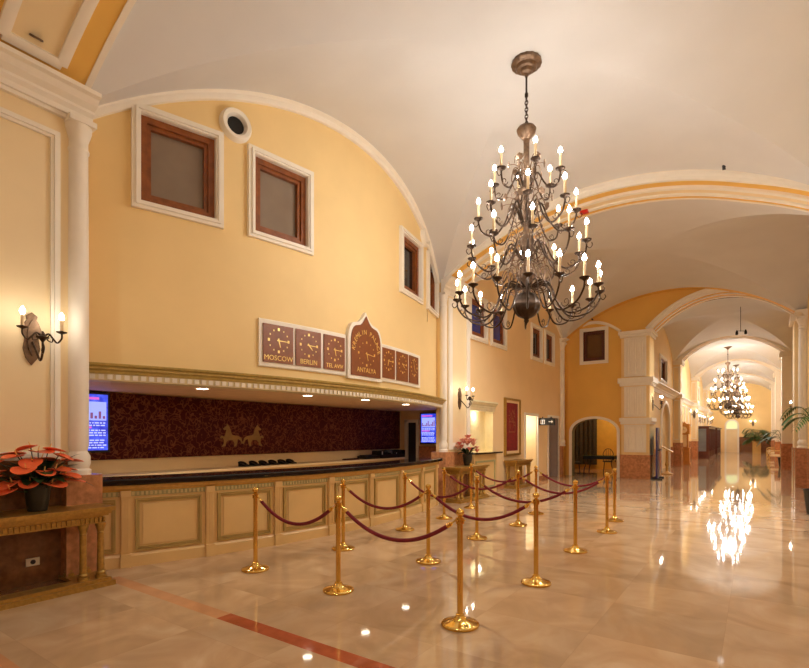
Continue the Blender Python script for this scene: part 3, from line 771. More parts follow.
for i, (a, b) in enumerate(zip(lo, hi)):
    a2 = a+0.0085; b2 = b-0.0085
    if b2-a2 < 0.02: continue
    def pn(bm, a2=a2, b2=b2):
        M = frame_M(arc(RC-0.004, (a2+b2)/2, 0.505), (Vector(arc(1, b2, 0))-Vector(arc(1, a2, 0))), (0, 0, 1))
        w = RC*(b2-a2)-0.03; ring_frame(bm, M, w-0.05, 0.58, 0.02, 0, 0.018); ring_frame(bm, M, w, 0.64, 0.022, 0, 0.03)
    pm = cbm(pn)
    def pf(bm, a2=a2, b2=b2):
        M = frame_M(arc(RC-0.004, (a2+b2)/2, 0.505), (Vector(arc(1, b2, 0))-Vector(arc(1, a2, 0))), (0, 0, 1))
        w = RC*(b2-a2)-0.10; lbox(bm, M, -w/2+.05, w/2-.05, -.25, .25, 0, 0.012)
    po = obj('panel', cbm(pf), COUNT, rc, smooth=False); obj('panel_moulding', pm, mat('olive_moulding', (176, 148, 84), 0.45) if 'olive_moulding' not in MATS else MATS['olive_moulding'], po, smooth=False)
for a in PILA:
    def pl(bm, a=a):
        box(bm, arc(RC+0.018, a, 0.51), (0.045, 0.10, 0.72), a); box(bm, arc(RC+0.03, a, 0.08), (0.07, 0.115, 0.16), a); box(bm, arc(RC+0.03, a, 0.888), (0.07, 0.115, 0.07), a)
        for k in (-.03, 0, .03): box(bm, arc(RC+0.043, a+k/RC, 0.51), (0.012, 0.014, 0.64), a)
    obj('pilaster', cbm(pl), COUNT, rc, smooth=False)
bm = BM(); ak = [-0.416+(0.31+0.416)*i/60 for i in range(61)]
sweep(bm, [arc(RC, a, 0) for a in ak], [arcn(a) for a in ak], [(-0.46, 0.997), (0.10, 0.997), (0.115, 1.01), (0.115, 1.055), (0.10, 1.07), (-0.46, 1.07)], updir=(0, 0, 1))
tag(obj('countertop', bm, BLACKST), 'glossy black worktop along the curved reception counter', 'worktop')
# back counter
bc = thing('back_counter', 'low cream work counter along the wall behind reception', 'counter', (-8.58, 7.0, 0))
bm = BM(); bx(bm, 0, 0.5, -4.4, 4.5, 0, 0.93); obj('body', bm, COUNT, bc, smooth=False)
bm = BM(); bx(bm, 0, 0.54, -4.4, 4.5, 0.935, 0.975); obj('worktop', bm, CREAM, bc, smooth=False)
# damask panel and horses
bm = BM(); bx(bm, -8.59, -8.55, 2.56, 11.96, 1.2, 2.29); tag(obj('damask_panel', bm, DAMASK, smooth=False), 'long dark burgundy damask panel on the wall behind reception', 'wall panel')
HORSE = [(0.02, 0.0), (0.10, 0.02), (0.12, 0.14), (0.2, 0.2), (0.38, 0.2), (0.44, 0.1), (0.42, 0.0), (0.5, 0.0), (0.54, 0.12), (0.56, 0.24), (0.66, 0.2), (0.72, 0.08), (0.76, 0.1), (0.7, 0.27), (0.58, 0.34), (0.42, 0.36), (0.34, 0.38), (0.3, 0.5), (0.26, 0.6), (0.2, 0.68), (0.16, 0.72), (0.14, 0.66), (0.02, 0.58), (0.04, 0.53), (0.14, 0.53), (0.1, 0.42), (0.06, 0.32), (-0.04, 0.36), (-0.1, 0.28), (-0.06, 0.26), (0.0, 0.28), (0.04, 0.2), (0.04, 0.1), (-0.04, 0.0)]
HORSE = [(x*0.62, y*0.62) for x, y in HORSE]
for yy, s, lb in ((5.98, 1, 'gold prancing animal emblem on the damask, the left one of the pair'), (6.92, -1, 'gold prancing animal emblem on the damask, the right one of the pair')):
    bm = BM(); M = frame_M((-8.55, yy, 1.37), (0, s, 0), (0, 0, 1))
    plate(bm, HORSE, M, 0.012*s); tag(obj('wall_emblem', bm, mat('dull_gold', (150, 112, 48), 0.5, var=0.2) if 'dull_gold' not in MATS else MATS['dull_gold'], smooth=False), lb, 'emblem', 'gold emblems on the damask panel')
# screens
def tv(label, o, right, w, h):
    t = thing('wall_screen', label, 'screen', o); r = Vector(right); M = frame_M((0, 0, 0), r, (0, 0, 1))
    bm = BM(); lbox(bm, M, -w/2, w/2, -h/2, h/2, 0.02, 0.07); obj('housing', bm, BLACK, t, smooth=False)
    bm = BM(); lbox(bm, M, -w/2+.035, w/2-.035, -h/2+.035, h/2-.035, 0.07, 0.074); obj('display', bm, SCREEN, t, smooth=False)
    bm = BM(); W = w-.12; lbox(bm, M, -W/2, W/2, 0.03*h, 0.34*h, 0.074, 0.076); obj('picture', bm, PICT, t, smooth=False)
    bm = BM()
    for k in range(9):
        x0 = -W/2+W*(k+.1)/9; hh = random.uniform(.04, .2)*h; lbox(bm, M, x0, x0+W*.07, 0.06*h, 0.06*h+hh, 0.0755, 0.077)
    obj('picture_detail', bm, SCRB, t, smooth=False)
    bm = BM(); lbox(bm, M, -W/2, W*0.3, 0.375*h, 0.415*h, 0.0755, 0.077); obj('heading', bm, SCRP, t, smooth=False)
    bm = BM(); lbox(bm, M, -W/2, W*0.1, -0.1*h, -0.07*h, 0.0755, 0.077); obj('heading', bm, SCRP, t, smooth=False)
    bm = BM(); rr = random.Random(3)
    for row in range(11):
        z = -0.01*h-row*0.041*h; x = -W/2
        if row in (2, 6): obj('text_block', bm, SCRW, t, smooth=False); bm = BM(); continue
        while x < W/2-.03:
            l = rr.uniform(.02, .07); l = min(l, W/2-x); lbox(bm, M, x, x+l, z-.009, z+.009, 0.0755, 0.077); x += l+.015
    obj('text_block', bm, SCRW, t, smooth=False)
    bm = BM(); lbox(bm, M, -.1, .1, -.1, .1, 0, .02); obj('bracket', bm, BLACK, t, smooth=False)
    return t
tv('tall blue screen behind reception at its left end beside the white column', (-8.548, 3.53, 1.80), (0, 1, 0), 0.66, 0.95)
tv('smaller blue screen on the wall at the right end of reception', (-7.52, 11.97, 1.79), (1, 0, 0), 0.56, 0.88)
# phones
tp = None
PH = [(6.3, 'leftmost'), (6.56, 'second from the left'), (6.8, 'third from the left'), (7.05, 'fourth from the left'), (7.3, 'second from the right'), (7.53, 'rightmost')]
for i, (y, w) in enumerate(PH):
    lb = 'dark desk telephone, %s of six on the back counter' % w
    if tp is None:
        tp = thing('desk_telephone', lb, 'telephone', (-8.3, y, 0.977), 0.2, 'telephones on the back counter')
        bm = BM(); bx(bm, -.09, .09, -.07, .07, 0, .025); plate(bm, [(-.09, 0), (.09, 0), (-.09, .06)], frame_M((0, .07, 0.02), (1, 0, 0), (0, 0, 1)), .14); obj('base', bm, BLACK, tp, smooth=False)
        bm = BM(); tube(bm, bez([(-.10, -.05, .07), (-.06, -.05, .1), (.04, -.05, .09), (.09, -.05, .05)], 8), .02, 8); obj('handset', bm, BLACK, tp)
    else: dup(tp, (-8.3, y, 0.977), lb)
kb = thing('keyboard', 'flat dark red keyboard lying right of the telephones', 'keyboard', (-8.3, 9.5, 0.977)); bm = BM(); bx(bm, -.08, .08, -.24, .24, 0, .025); obj('case', bm, DWOOD, kb, smooth=False)
bm = BM()
for i in range(4):
    for j in range(13): bx(bm, -.065+i*.034, -.038+i*.034, -.22+j*.034, -.193+j*.034, .024, .034)
o = obj('key', bm, BLACK, kb, smooth=False); o['kind'] = 'stuff'
pr = thing('receipt_printer', 'flat black printer beside the black letter rack', 'printer', (-8.3, 10.22, 0.977)); bm = BM(); bx(bm, -.15, .15, -.3, .3, 0, .08); obj('case', bm, BLACK, pr, smooth=False); bm = BM(); bx(bm, -.12, .05, -.25, .25, .08, .1); obj('lid', bm, DGREY, pr, smooth=False)
rk = thing('letter_rack', 'long black rack of leaflets near the back doorway', 'rack', (-8.3, 11.09, 0.977)); bm = BM(); bx(bm, -.16, .16, -.55, .55, 0, .02); bx(bm, .14, .16, -.55, .55, 0, .1); bx(bm, -.16, -.14, -.55, .55, 0, .2)
for k in range(6): bx(bm, -.16, .16, -.55+k*.216, -.53+k*.216, 0, .2 if k in (0, 5) else .14)
obj('frame', bm, BLACK, rk, smooth=False)
for k in range(5):
    bm = BM(); bx(bm, -.1, .08, -.5+k*.216, -.38+k*.216, .021, random.uniform(.13, .22)); obj('leaflets', bm, (SIGNW, DGREY, GLASS)[k % 3], rk, smooth=False)
# downlights in the soffit
dl = None
DLP = [((-6.75, 4.38), 'round lit downlight in the reception soffit, first from the left'), ((-6.42, 6.2), 'round lit downlight in the reception soffit, second from the left'), ((-6.28, 7.62), 'round lit downlight in the reception soffit, third from the left'), ((-6.45, 9.25), 'round lit downlight in the reception soffit, nearest the right screen')]
def mk_down(label, loc):
    t = thing('downlight', label, 'downlight', loc, 0, 'recessed downlights')
    bm = BM(); lathe(bm, [(.11, 0), (.11, -.012), (.085, -.014), (.085, 0)], 24); obj('trim_ring', bm, WHITE, t); bm = BM(); lathe(bm, [(.085, -.004), (.085, -.009)], 24); obj('lens', bm, LED, t); return t
for (x, y), lb in DLP:
    dl = mk_down(lb, (x, y, 2.3)) if dl is None else (dup(dl, (x, y, 2.3), lb) or dl)
    L = bpy.data.lights.new('downlight_lamp', 'SPOT'); L.energy = 55; L.color = (1, .93, .8); L.spot_size = math.radians(130); L.spot_blend = .8; L.shadow_soft_size = .08
    lo_ = bpy.data.objects.new('downlight_lamp', L); COL.objects.link(lo_); lo_.location = (x, y, 2.27)

# ------------------------------------------------------------------ vents on the curved wall
for a, z, lb in ((-0.2353, 5.94, 'round white air vent between the two large windows'), (0.246, 6.0, 'round white air vent between the two narrow-looking far windows')):
    t = thing('air_vent', lb, 'vent', arc(RW, a, z), a, 'round wall vents'); M = Matrix.Rotation(PI/2, 4, 'Y')
    bm = BM(); lathe(bm, [(.12, -.02), (.12, .03), (.15, .08), (.2, .09), (.225, .05), (.23, -.02)], 32, M=M); obj('collar', bm, WHITE, t)
    bm = BM(); lathe(bm, [(.125, .005), (.125, .022)], 32, M=M); obj('duct_shade_disc', bm, DUCTSHADE, t)  # dark disc stands in for the shade inside the duct, no hole cut
# ------------------------------------------------------------------ world clocks
BOARD = WHITE
zb0, zb1 = 2.60, 3.30
def clock_M(a, z, R): return frame_M(arc(R, a, z), (-math.sin(a), math.cos(a), 0), (0, 0, 1))
RB = RW+0.02
for (a0, a1, lb) in ((-0.2022, -0.0425, 'white mounting board carrying the three left clocks'), (0.0520, 0.2130, 'white mounting board carrying the three right clocks')):
    bm = BM(); al = [a0+(a1-a0)*i/12 for i in range(13)]
    sweep(bm, [arc(RW, a, 2.95) for a in al], [arcn(a) for a in al], [(-.01, -.35), (.03, -.35), (.04, -.335), (.04, .335), (.03, .35), (-.01, .35)], updir=(0, 0, 1))
    tag(obj('clock_board', bm, BOARD, angle=20), lb, 'board', 'white clock boards')
def ogee(w, h0, h1, n=10):
    """outline: straight sides to h0 then an onion-shaped ogee to height h1"""
    R_ = []
    for i in range(n+1):
        t = i/n
        if t < 0.6: k = t/0.6; x = w*math.cos(k*0.95); y = h0+(h1-h0)*0.62*math.sin(k*PI/2*1.0)
        else:
            k = (t-0.6)/0.4; xs_ = w*math.cos(0.95); x = xs_*(1-k)**1.0*(1-0.35*k*(1-k)*2); y = h0+(h1-h0)*(0.62+0.38*k**1.6)
        R_.append((x, y))
    R_[-1] = (0, h1)
    return [(-w, 0), (w, 0)]+R_+[(-x, y) for x, y in R_[:-1][::-1]]
am = 0.0045
bm = BM(); plate(bm, ogee(.475, .62, 1.20), clock_M(am, 2.57, RW-.005), 0.07); tag(obj('clock_board', bm, BOARD, smooth=False), 'white onion-dome shaped mounting board in the middle of the clocks', 'board', 'white clock boards')
def clock(label, a, w, city, hm, centre=False):
    z = 2.95; t = thing('wall_clock', label, 'clock', arc(RW+(.07 if centre else .045), a, z), 0, 'world time clocks over reception')
    M = frame_M((0, 0, 0), (-math.sin(a), math.cos(a), 0), (0, 0, 1)); h = .56
    bm = BM()
    if centre: plate(bm, ogee(.405, .56, 1.06), M @ Matrix.Translation((0, -.32, -.006)), .02)
    else: lbox(bm, M, -w/2, w/2, -h/2, h/2, -.006, .014)
    obj('clock_face', bm, CLOCKB, t, smooth=False)
    r = .2 if centre else .165; cy = .08 if centre else .05; sx = min(1, w/.5) if not centre else 1.1
    for k in range(12):
        bm = BM(); an = k*PI/6; x, y = r*math.sin(an)*sx, r*math.cos(an)+cy; s = .02 if k % 3 == 0 else .011
        lbox(bm, M, x-s*.8, x+s*.8, y-s, y+s, .014, .018); obj('hour_mark', bm, GOLDL, t, smooth=False)
    for nm, an, l, wd in (('hour_hand', hm[0], r*.62, .011), ('minute_hand', hm[1], r*.95, .008)):
        bm = BM(); an = math.radians(an); u = Vector((math.sin(an)*sx, math.cos(an), 0)); v = Vector((u.y, -u.x, 0)); o = Vector((0, cy, 0))
        q = [o-u*.03+v*wd, o-u*.03-v*wd, o+u*l-v*wd*.5, o+u*l+v*wd*.5]
        plate(bm, [(p.x, p.y) for p in q], M @ Matrix.Translation((0, 0, .018)), .004); obj(nm, bm, GOLDL, t, smooth=False)
    if city:
        bm = BM(); add_text(bm, city, (.118 if centre else .105)*(1 if len(city) < 8 else .9), M @ Matrix.Translation((0, (-.25 if centre else -.245), .014))); obj('city_lettering', bm, GOLDL, t, smooth=False)
    if centre:
        bm = BM(); s = 'KREMLIN PALACE'
        for i, chh in enumerate(s):
            an = math.radians(-84+168*i/(len(s)-1)); 
            if chh == ' ': continue
            add_text(bm, chh, .115, M @ Matrix.Translation((math.sin(an)*.315, .10+math.cos(an)*.32, .014)) @ Matrix.Rotation(-an*.8, 4, 'Z'))
        obj('arched_lettering', bm, GOLDL, t, smooth=False)
    return t
clock('brown wall clock lettered MOSCOW', -0.1726, .505, 'MOSCOW', (165, 92))
clock('brown wall clock lettered BERLIN', -0.1205, .48, 'BERLIN', (135, 92))
clock('brown wall clock lettered TEL AVIV', -0.0690, .46, 'TEL AVIV', (165, 92))
clock('tall onion-dome brown clock lettered ANTALYA in the middle', am, .87, 'ANTALYA', (165, 97), True)
clock('brown wall clock just right of the onion-dome clock', 0.0735, .46, None, (200, 92))
clock('brown wall clock second right of the onion-dome clock', 0.1255, .47, None, (130, 92))
clock('brown wall clock at the right end of the row', 0.1765, .45, None, (150, 340))

# ------------------------------------------------------------------ stanchions and ropes
SX = [(-4.85, -4.73, -4.83, -4.87, -5.09), (-3.50, -3.37, -3.52, -3.43, -3.63), (-2.03, -1.93, -2.02, -1.99, -2.14)]
SY = [(3.84, 5.25, 6.90, 8.27, 9.80), (3.81, 5.33, 6.97, 8.39, 9.82), (3.71, 5.22, 6.97, 8.63, 9.86)]
ROWN = ['front row nearest the camera', 'second row', 'third row', 'fourth row', 'rearmost row']; COLNM = ['counter-side post', 'middle post', 'aisle-side post']
st = None; SP = {}
for r in range(5):
    for c in range(3):
        lb = 'polished brass rope stanchion, %s of the %s' % (COLNM[c], ROWN[r]); p = (SX[c][r], SY[c][r], 0); SP[(r, c)] = Vector(p)
        if st is None:
            st = thing('rope_stanchion', lb, 'stanchion', p, 0, 'brass stanchions of the queue barrier'); st.scale = (1, 1, .965)
            bm = BM(); lathe(bm, [(.155, 0), (.159, .005), (.159, .02), (.152, .027), (.135, .031), (.08, .047), (.05, .066), (.036, .09)], 36); obj('base', bm, BRASS, st)
            bm = BM(); lathe(bm, [(.036, .085), (.036, .10), (.0255, .105), (.0255, .885)], 20); obj('pole', bm, BRASS, st)
            bm = BM(); lathe(bm, [(.0255, .88), (.036, .885), (.036, .905), (.030, .908), (.030, .918), (.036, .921), (.036, .938), (.024, .945)], 20)
            for k in range(4): tube(bm, [(.03*math.cos(k*PI/2), .03*math.sin(k*PI/2), .912), (.048*math.cos(k*PI/2), .048*math.sin(k*PI/2), .918)], .006, 6)
            obj('collar', bm, BRASS, st)
            bm = BM(); lathe(bm, [(.024, .94), (.018, .948), (.018, .953)]+[(.036*math.sin(PI*(i+2)/14), .984-.036*math.cos(PI*(i+2)/14)) for i in range(11)]+[(.004, 1.022)], 20); obj('ball_finial', bm, BRASS, st)
        else: dup(st, p, lb)
HALF = ['counter half', 'aisle half']
for r in range(5):
    for c in range(2):
        A = SP[(r, c)]+Vector((0, 0, .880)); B = SP[(r, c+1)]+Vector((0, 0, .880)); dv = (B-A).normalized(); A = A+dv*.04; B = B-dv*.04; sag = .27+random.uniform(-.02, .02)
        mid = (A+B)/2
        t = thing('barrier_rope', 'sagging burgundy velvet rope on the %s of the %s' % (HALF[c], ROWN[r]), 'rope', (mid.x, mid.y, .880-sag), 0, 'velvet ropes of the queue barrier')
        pts = []
        for i in range(33):
            s = i/32; p = A.lerp(B, s); pts.append(p-Vector((0, 0, sag*(1-(2*s-1)**2)))-t.location)
        bm = BM(); tube(bm, pts[2:31], .019, 10); obj('rope', bm, ROPE, t)
        for q in (pts[:3], pts[-3:][::-1]):
            bm = BM(); tube(bm, [q[0], q[1]], .007, 6); tube(bm, [q[1], q[1].lerp(q[2], .3)], .014, 10); tube(bm, [q[1].lerp(q[2], .3), q[2]], .021, 10); obj('brass_end', bm, BRASS, t)

# ------------------------------------------------------------------ console tables
def console(label, loc, ln=1.55, m=GILT, group='gilt console tables'):
    t = thing('console_table', label, 'console table', loc, 0, group); D = .54; h = ln/2
    bm = BM(); bx(bm, 0, D+.0, -h, h, .80, .84); bx(bm, 0, D-.03, -h+.03, h-.03, .765, .80); bx(bm, 0, D-.05, -h+.05, h-.05, .745, .77); obj('top', bm, m, t, smooth=False)
    bm = BM(); bx(bm, 0, D-.09, -h+.09, h-.09, .665, .75); obj('frieze', bm, m, t, smooth=False)
    bm = BM(); n = int(ln/.05)
    for i in range(n): box(bm, (D-.085, -h+.12+(ln-.24)*i/(n-1), .705), (.02, .026, .05))
    for i in range(9): box(bm, (.06+.05*i, h-.085, .705), (.026, .02, .05)); box(bm, (.06+.05*i, -h+.085, .705), (.026, .02, .05))
    o = obj('dentil', bm, m, t, smooth=False); o['kind'] = 'stuff'
    bm = BM(); bx(bm, D-.2, D, -h, h, 0, .05); bx(bm, D-.2, D-.03, -h+.03, h-.03, .05, .085)
    for s in (-1, 1): bx(bm, 0, D-.2, s*h, s*(h-.34), 0, .05); bx(bm, 0, D-.2, s*(h-.03), s*(h-.34), .05, .085)
    obj('plinth', bm, m, t, smooth=False)
    bm = BM(); bx(bm, 0, D-.2, -h+.34, h-.34, 0, .05); obj('base_slab', bm, GRANITE2, t, smooth=False)
    for x in (D-.12, .09):
        for y in (h-.10, h-.27, -h+.10, -h+.27):
            bm = BM(); lathe(bm, [(r_*1.3, z_) for r_, z_ in ((.042, .085), (.042, .115), (.034, .12), (.038, .14), (.028, .155), (.027, .2), (.03, .215), (.027, .23), (.025, .56), (.03, .565), (.025, .575), (.03, .6), (.036, .63), (.04, .645), (.04, .67))], 14, (x, y, 0)); obj('leg', bm, m, t)
    return t
c1 = console('gilt console table at the left edge, carrying the orange flowers', (XL+.045, 1.84, 0))
c2 = dup(c1, (XL+.066, 11.02, 0), 'gilt console table under the lit sconce, carrying the pink bouquet')
c3 = dup(c1, (XL+.036, 14.62, 0), 'gilt console table standing under the red framed tapestry'); c3.scale = (.8, .82, 1)
# outlet
t = thing('power_socket', 'small ivory power socket on the granite under the left console', 'socket', (XL+.04, 2.04, .28)); bm = BM(); bx(bm, 0, .012, -.06, .06, -.04, .04); obj('plate', bm, OUTLET, t, smooth=False)
bm = BM(); lathe(bm, [(.024, 0.012), (.024, .016)], 14, M=Matrix.Rotation(PI/2, 4, 'Y')); obj('outlet', bm, DGREY, t)

# ------------------------------------------------------------------ flowers
def pot(bm, r0, r1, h): lathe(bm, [(r0*.9, 0), (r0, .01), (r1, h-.02), (r1*1.06, h-.015), (r1*1.06, h), (r1*.92, h), (r1*.9, h-.03), (0.001, h-.035)], 24)
def leaf_mesh(bm, base, tip, w, droop=.05, heart=False, n=7):
    base = Vector(base); tip = Vector(tip); d = tip-base; s = d.cross(Vector((0, 0, 1)))
    if s.length < 1e-4: s = Vector((1, 0, 0))
    s.normalize(); up = s.cross(d).normalized(); prev = None
    for i in range(n+1):
        t = i/n; c = base+d*t+Vector((0, 0, -droop*(2*t-1)**2+droop))
        ww = w*math.sin(PI*min(1, .08+t*.92))**.8*(1 if not heart else (1.35-.6*t)) if i < n else .002
        if i == 0: ww = w*.25 if not heart else w*.7
        row = [bm.verts.new(c+s*ww+up*ww*.25), bm.verts.new(c), bm.verts.new(c-s*ww+up*ww*.25)]
        if prev:
            for k in range(2): bm.faces.new((prev[k], prev[k+1], row[k+1], row[k]))
        prev = row
    return
an = thing('anthurium_pot', 'dark pot of orange anthurium flowers on the left console', 'potted flowers', (-5.88, 1.99, .842))
bm = BM(); pot(bm, .085, .115, .26); obj('pot', bm, POT, an)
bm = BM(); lathe(bm, [(.1, .235), (0.001, .245)], 20); obj('soil', bm, mat('dark_soil', (36, 26, 20), .9), an)
rr = random.Random(11)
flw = [(.16, -.02, .62), (-.2, .24, .44), (.24, .22, .36), (-.34, .18, .24), (.36, -.05, .5), (-.36, -.10, .40), (-.24, .05, .56), (-.10, .12, .50), (.02, .02, .60), (.10, -.10, .52), (.22, .1, .55), (-.30, .1, .30), (-.14, .2, .30), (.0, .24, .40), (.14, .2, .42), (.28, .0, .42), (.32, .12, .30), (-.42, .0, .50), (-.18, -.16, .58), (.08, .26, .28), (-.06, -.12, .64), (-.46, .1, .36)]
for (fy, fx, fz) in flw:
    bm = BM(); d = Vector((fx+.06, fy, 0)); d = d.normalized() if d.length > .05 else Vector((1, 0, 0))
    s = .095*rr.uniform(.85, 1.1); b_ = Vector((fx*.8, fy*.85, fz)); ax = Vector((d.x, d.y, rr.uniform(-.42, -.05))).normalized(); rt = Vector((-d.y, d.x, 0)); nn = ax.cross(rt)
    out = []
    for i in range(18):
        an_ = 2*PI*i/18; rad = s*(1+.18*math.cos(an_)) if abs(an_-PI) > .3 else s*.72
        out.append(b_+ax*math.cos(an_)*rad*1.15+rt*math.sin(an_)*rad-nn*(.12*s*math.cos(2*an_)))
    cvt = bm.verts.new(b_-ax*s*.35-nn*.015); vs = [bm.verts.new(p) for p in out]
    cv2 = bm.verts.new(b_-ax*s*.35-nn*.015+nn*.006*(1 if nn.z < 0 else -1)); vs2 = [bm.verts.new(p+Vector((0, 0, -.004))) for p in out]
    for i in range(18):
        bm.faces.new((cvt, vs[i], vs[(i+1) % 18])); bm.faces.new((cv2, vs2[(i+1) % 18], vs2[i])); bm.faces.new((vs[i], vs2[i], vs2[(i+1) % 18], vs[(i+1) % 18]))
    fo = obj('flower', bm, ORANGE, an)
    bm = BM(); tube(bm, [b_-ax*s*.3, b_-ax*s*.3+Vector((0, 0, .05))+ax*.02], .006, 6, taper=(1, .5)); obj('spadix', bm, SPADIX, fo)
    bm = BM(); tube(bm, bez([(fx*.15, fy*.15, .23), (fx*.3, fy*.3, fz*.7), b_-ax*s*.3], 6), .005, 5); obj('stem', bm, LEAF, fo)
for k in range(16):
    a = k*2.4; L_ = rr.uniform(.26, .42); z = rr.uniform(.24, .5); bm = BM()
    dx, dy = math.cos(a)*.75, math.sin(a); leaf_mesh(bm, (dx*.08, dy*.08, .24+rr.uniform(0, .12)), (dx*L_, dy*L_, z), .075); o = obj('leaf', bm, LEAF, an)
for k, (dy, dz) in enumerate(((.42, .30), (-.3, .5), (.36, .56), (.5, .2))):
    bm = BM(); leaf_mesh(bm, (0, dy*.2, .3), (.08, dy, dz), .03); obj('leaf', bm, LEAF, an)
bq = thing('flower_vase', 'dark vase of pink flowers on the console under the lit sconce', 'potted flowers', (-5.88, 11.13, .842))
bm = BM(); pot(bm, .09, .13, .28); obj('vase', bm, POT, bq)
for k in range(22):
    a = k*2.399; q = math.sqrt((k+.5)/22); x, y, z = (.25*q*math.cos(a)), .30*q*math.sin(a), .34+.32*(1-q*q)+rr.uniform(-.03, .05); bm = BM(); pn = rr.choice((5, 6))
    for i in range(pn):
        b = 2*PI*i/pn+k; leaf_mesh(bm, (x, y, z), (x+.1*math.cos(b), y+.1*math.sin(b), z+.07), .05, .03)
    fo = obj('flower', bm, PINK if k % 3 else PINKC, bq)
for k in range(16):
    a = k*2.1; bm = BM(); L_ = rr.uniform(.2, .34); leaf_mesh(bm, (.05*math.cos(a), .05*math.sin(a), .27), (L_*math.cos(a)*.8, L_*math.sin(a), rr.uniform(.22, .45)), .05); obj('leaf', bm, LEAF, bq)

# ------------------------------------------------------------------ sconces
def add_bulb(bm, c, r=.022, h=.075): lathe(bm, [(r*.45, 0), (r*.9, h*.2), (r, h*.4), (r*.75, h*.65), (r*.35, h*.87), (.001, h)], 10, c)
def sconce(label, loc, rz=0.0, sc_=1.0):
    """arms reach along local +x; the wall is the local yz plane"""
    t = thing('wall_sconce', label, 'sconce', loc, rz, 'candle sconces'); t.scale = (sc_,)*3
    M = frame_M((0, 0, 0), (0, 1, 0), (0, 0, 1))
    bm = BM(); plate(bm, [(0, -.27), (.05, -.2), (.075, -.1), (.06, 0), (.085, .1), (.06, .17), (.04, .2), (.05, .24), (0, .28), (-.05, .24), (-.04, .2), (-.06, .17), (-.085, .1), (-.06, 0), (-.075, -.1), (-.05, -.2)], M, .025)
    plate(bm, [(0, -.18), (.035, -.1), (.045, .05), (.03, .14), (0, .2), (-.03, .14), (-.045, .05), (-.035, -.1)], frame_M((.02, 0, 0), (0, 1, 0), (0, 0, 1)), .02); obj('backplate', bm, BRONZEL, t)
    bm = BM(); tube(bm, catm([(.03, 0, -.03), (.14, 0, -.14), (.24, 0, -.24), (.30, 0, -.16), (.30, 0, -.04)], 5), .011, 7)
    tube(bm, catm([(.30, 0, -.06), (.345, 0, -.12), (.31, 0, -.18), (.275, 0, -.14), (.30, 0, -.11)], 4), .006, 6); lathe(bm, [(.01, -.06), (.03, -.03), (.055, -.02), (.06, -.01), (.03, 0), (.02, .03), (.008, .05)], 14, (.30, 0, 0)); obj('stem', bm, BRONZE, t)
    for s in (-1, 1):
        bm = BM(); tube(bm, catm([(.30, 0, -.02), (.30, s*.05, .03), (.30, s*.09, -.01), (.30, s*.13, -.05), (.30, s*.17, 0), (.30, s*.17, .06)], 5), .009, 7); tube(bm, catm([(.30, s*.06, .02), (.30, s*.04, -.03), (.30, s*.08, -.05), (.30, s*.09, -.02)], 4), .006, 6)
        ar = obj('arm', bm, BRONZE, t)
        bm = BM(); lathe(bm, [(.008, .045), (.02, .05), (.045, .06), (.05, .07), (.015, .066), (.015, .08)], 14, (.30, s*.17, 0)); obj('drip_pan', bm, BRONZE, ar)
        bm = BM(); lathe(bm, [(.015, .07), (.015, .19)], 12, (.30, s*.17, 0)); obj('candle', bm, CANDLE, ar)
        bm = BM(); add_bulb(bm, (.30, s*.17, .19), .024, .08); obj('bulb', bm, BULBS, ar)
    return t
s0 = sconce('two-armed bronze candle sconce on the cream wall at the left edge', (XL, 2.04, 2.60))
dup(s0, (XL+.055, 11.19, 2.52), 'lit bronze candle sconce on the pier above the pink bouquet')
dup(s0, (CXa, 20.5, 2.78), 'lit candle sconce on the pier beside the arched side doorway')
dup(s0, (-3.28, 37.98, 2.95), 'lit candle sconce above the tall longcase clock', rz=-PI/2)
for k, y in enumerate((40.2, 42.2, 44.4, 47.0, 50.3)):
    dup(s0, (CWl if k != 3 else CXa, y, 2.75), 'lit candle sconce over the dark display cabinets, %s from the near end' % ['first', 'second', 'third', 'fourth', 'fifth'][k])
dup(s0, (CWr, 25.9, 2.72), 'lit candle sconce on the right corridor wall behind the palm frond', rz=PI)
dup(s0, (-0.15, 56.0, 2.65), 'lit candle sconce on the far end wall beside the white door', rz=-PI/2)

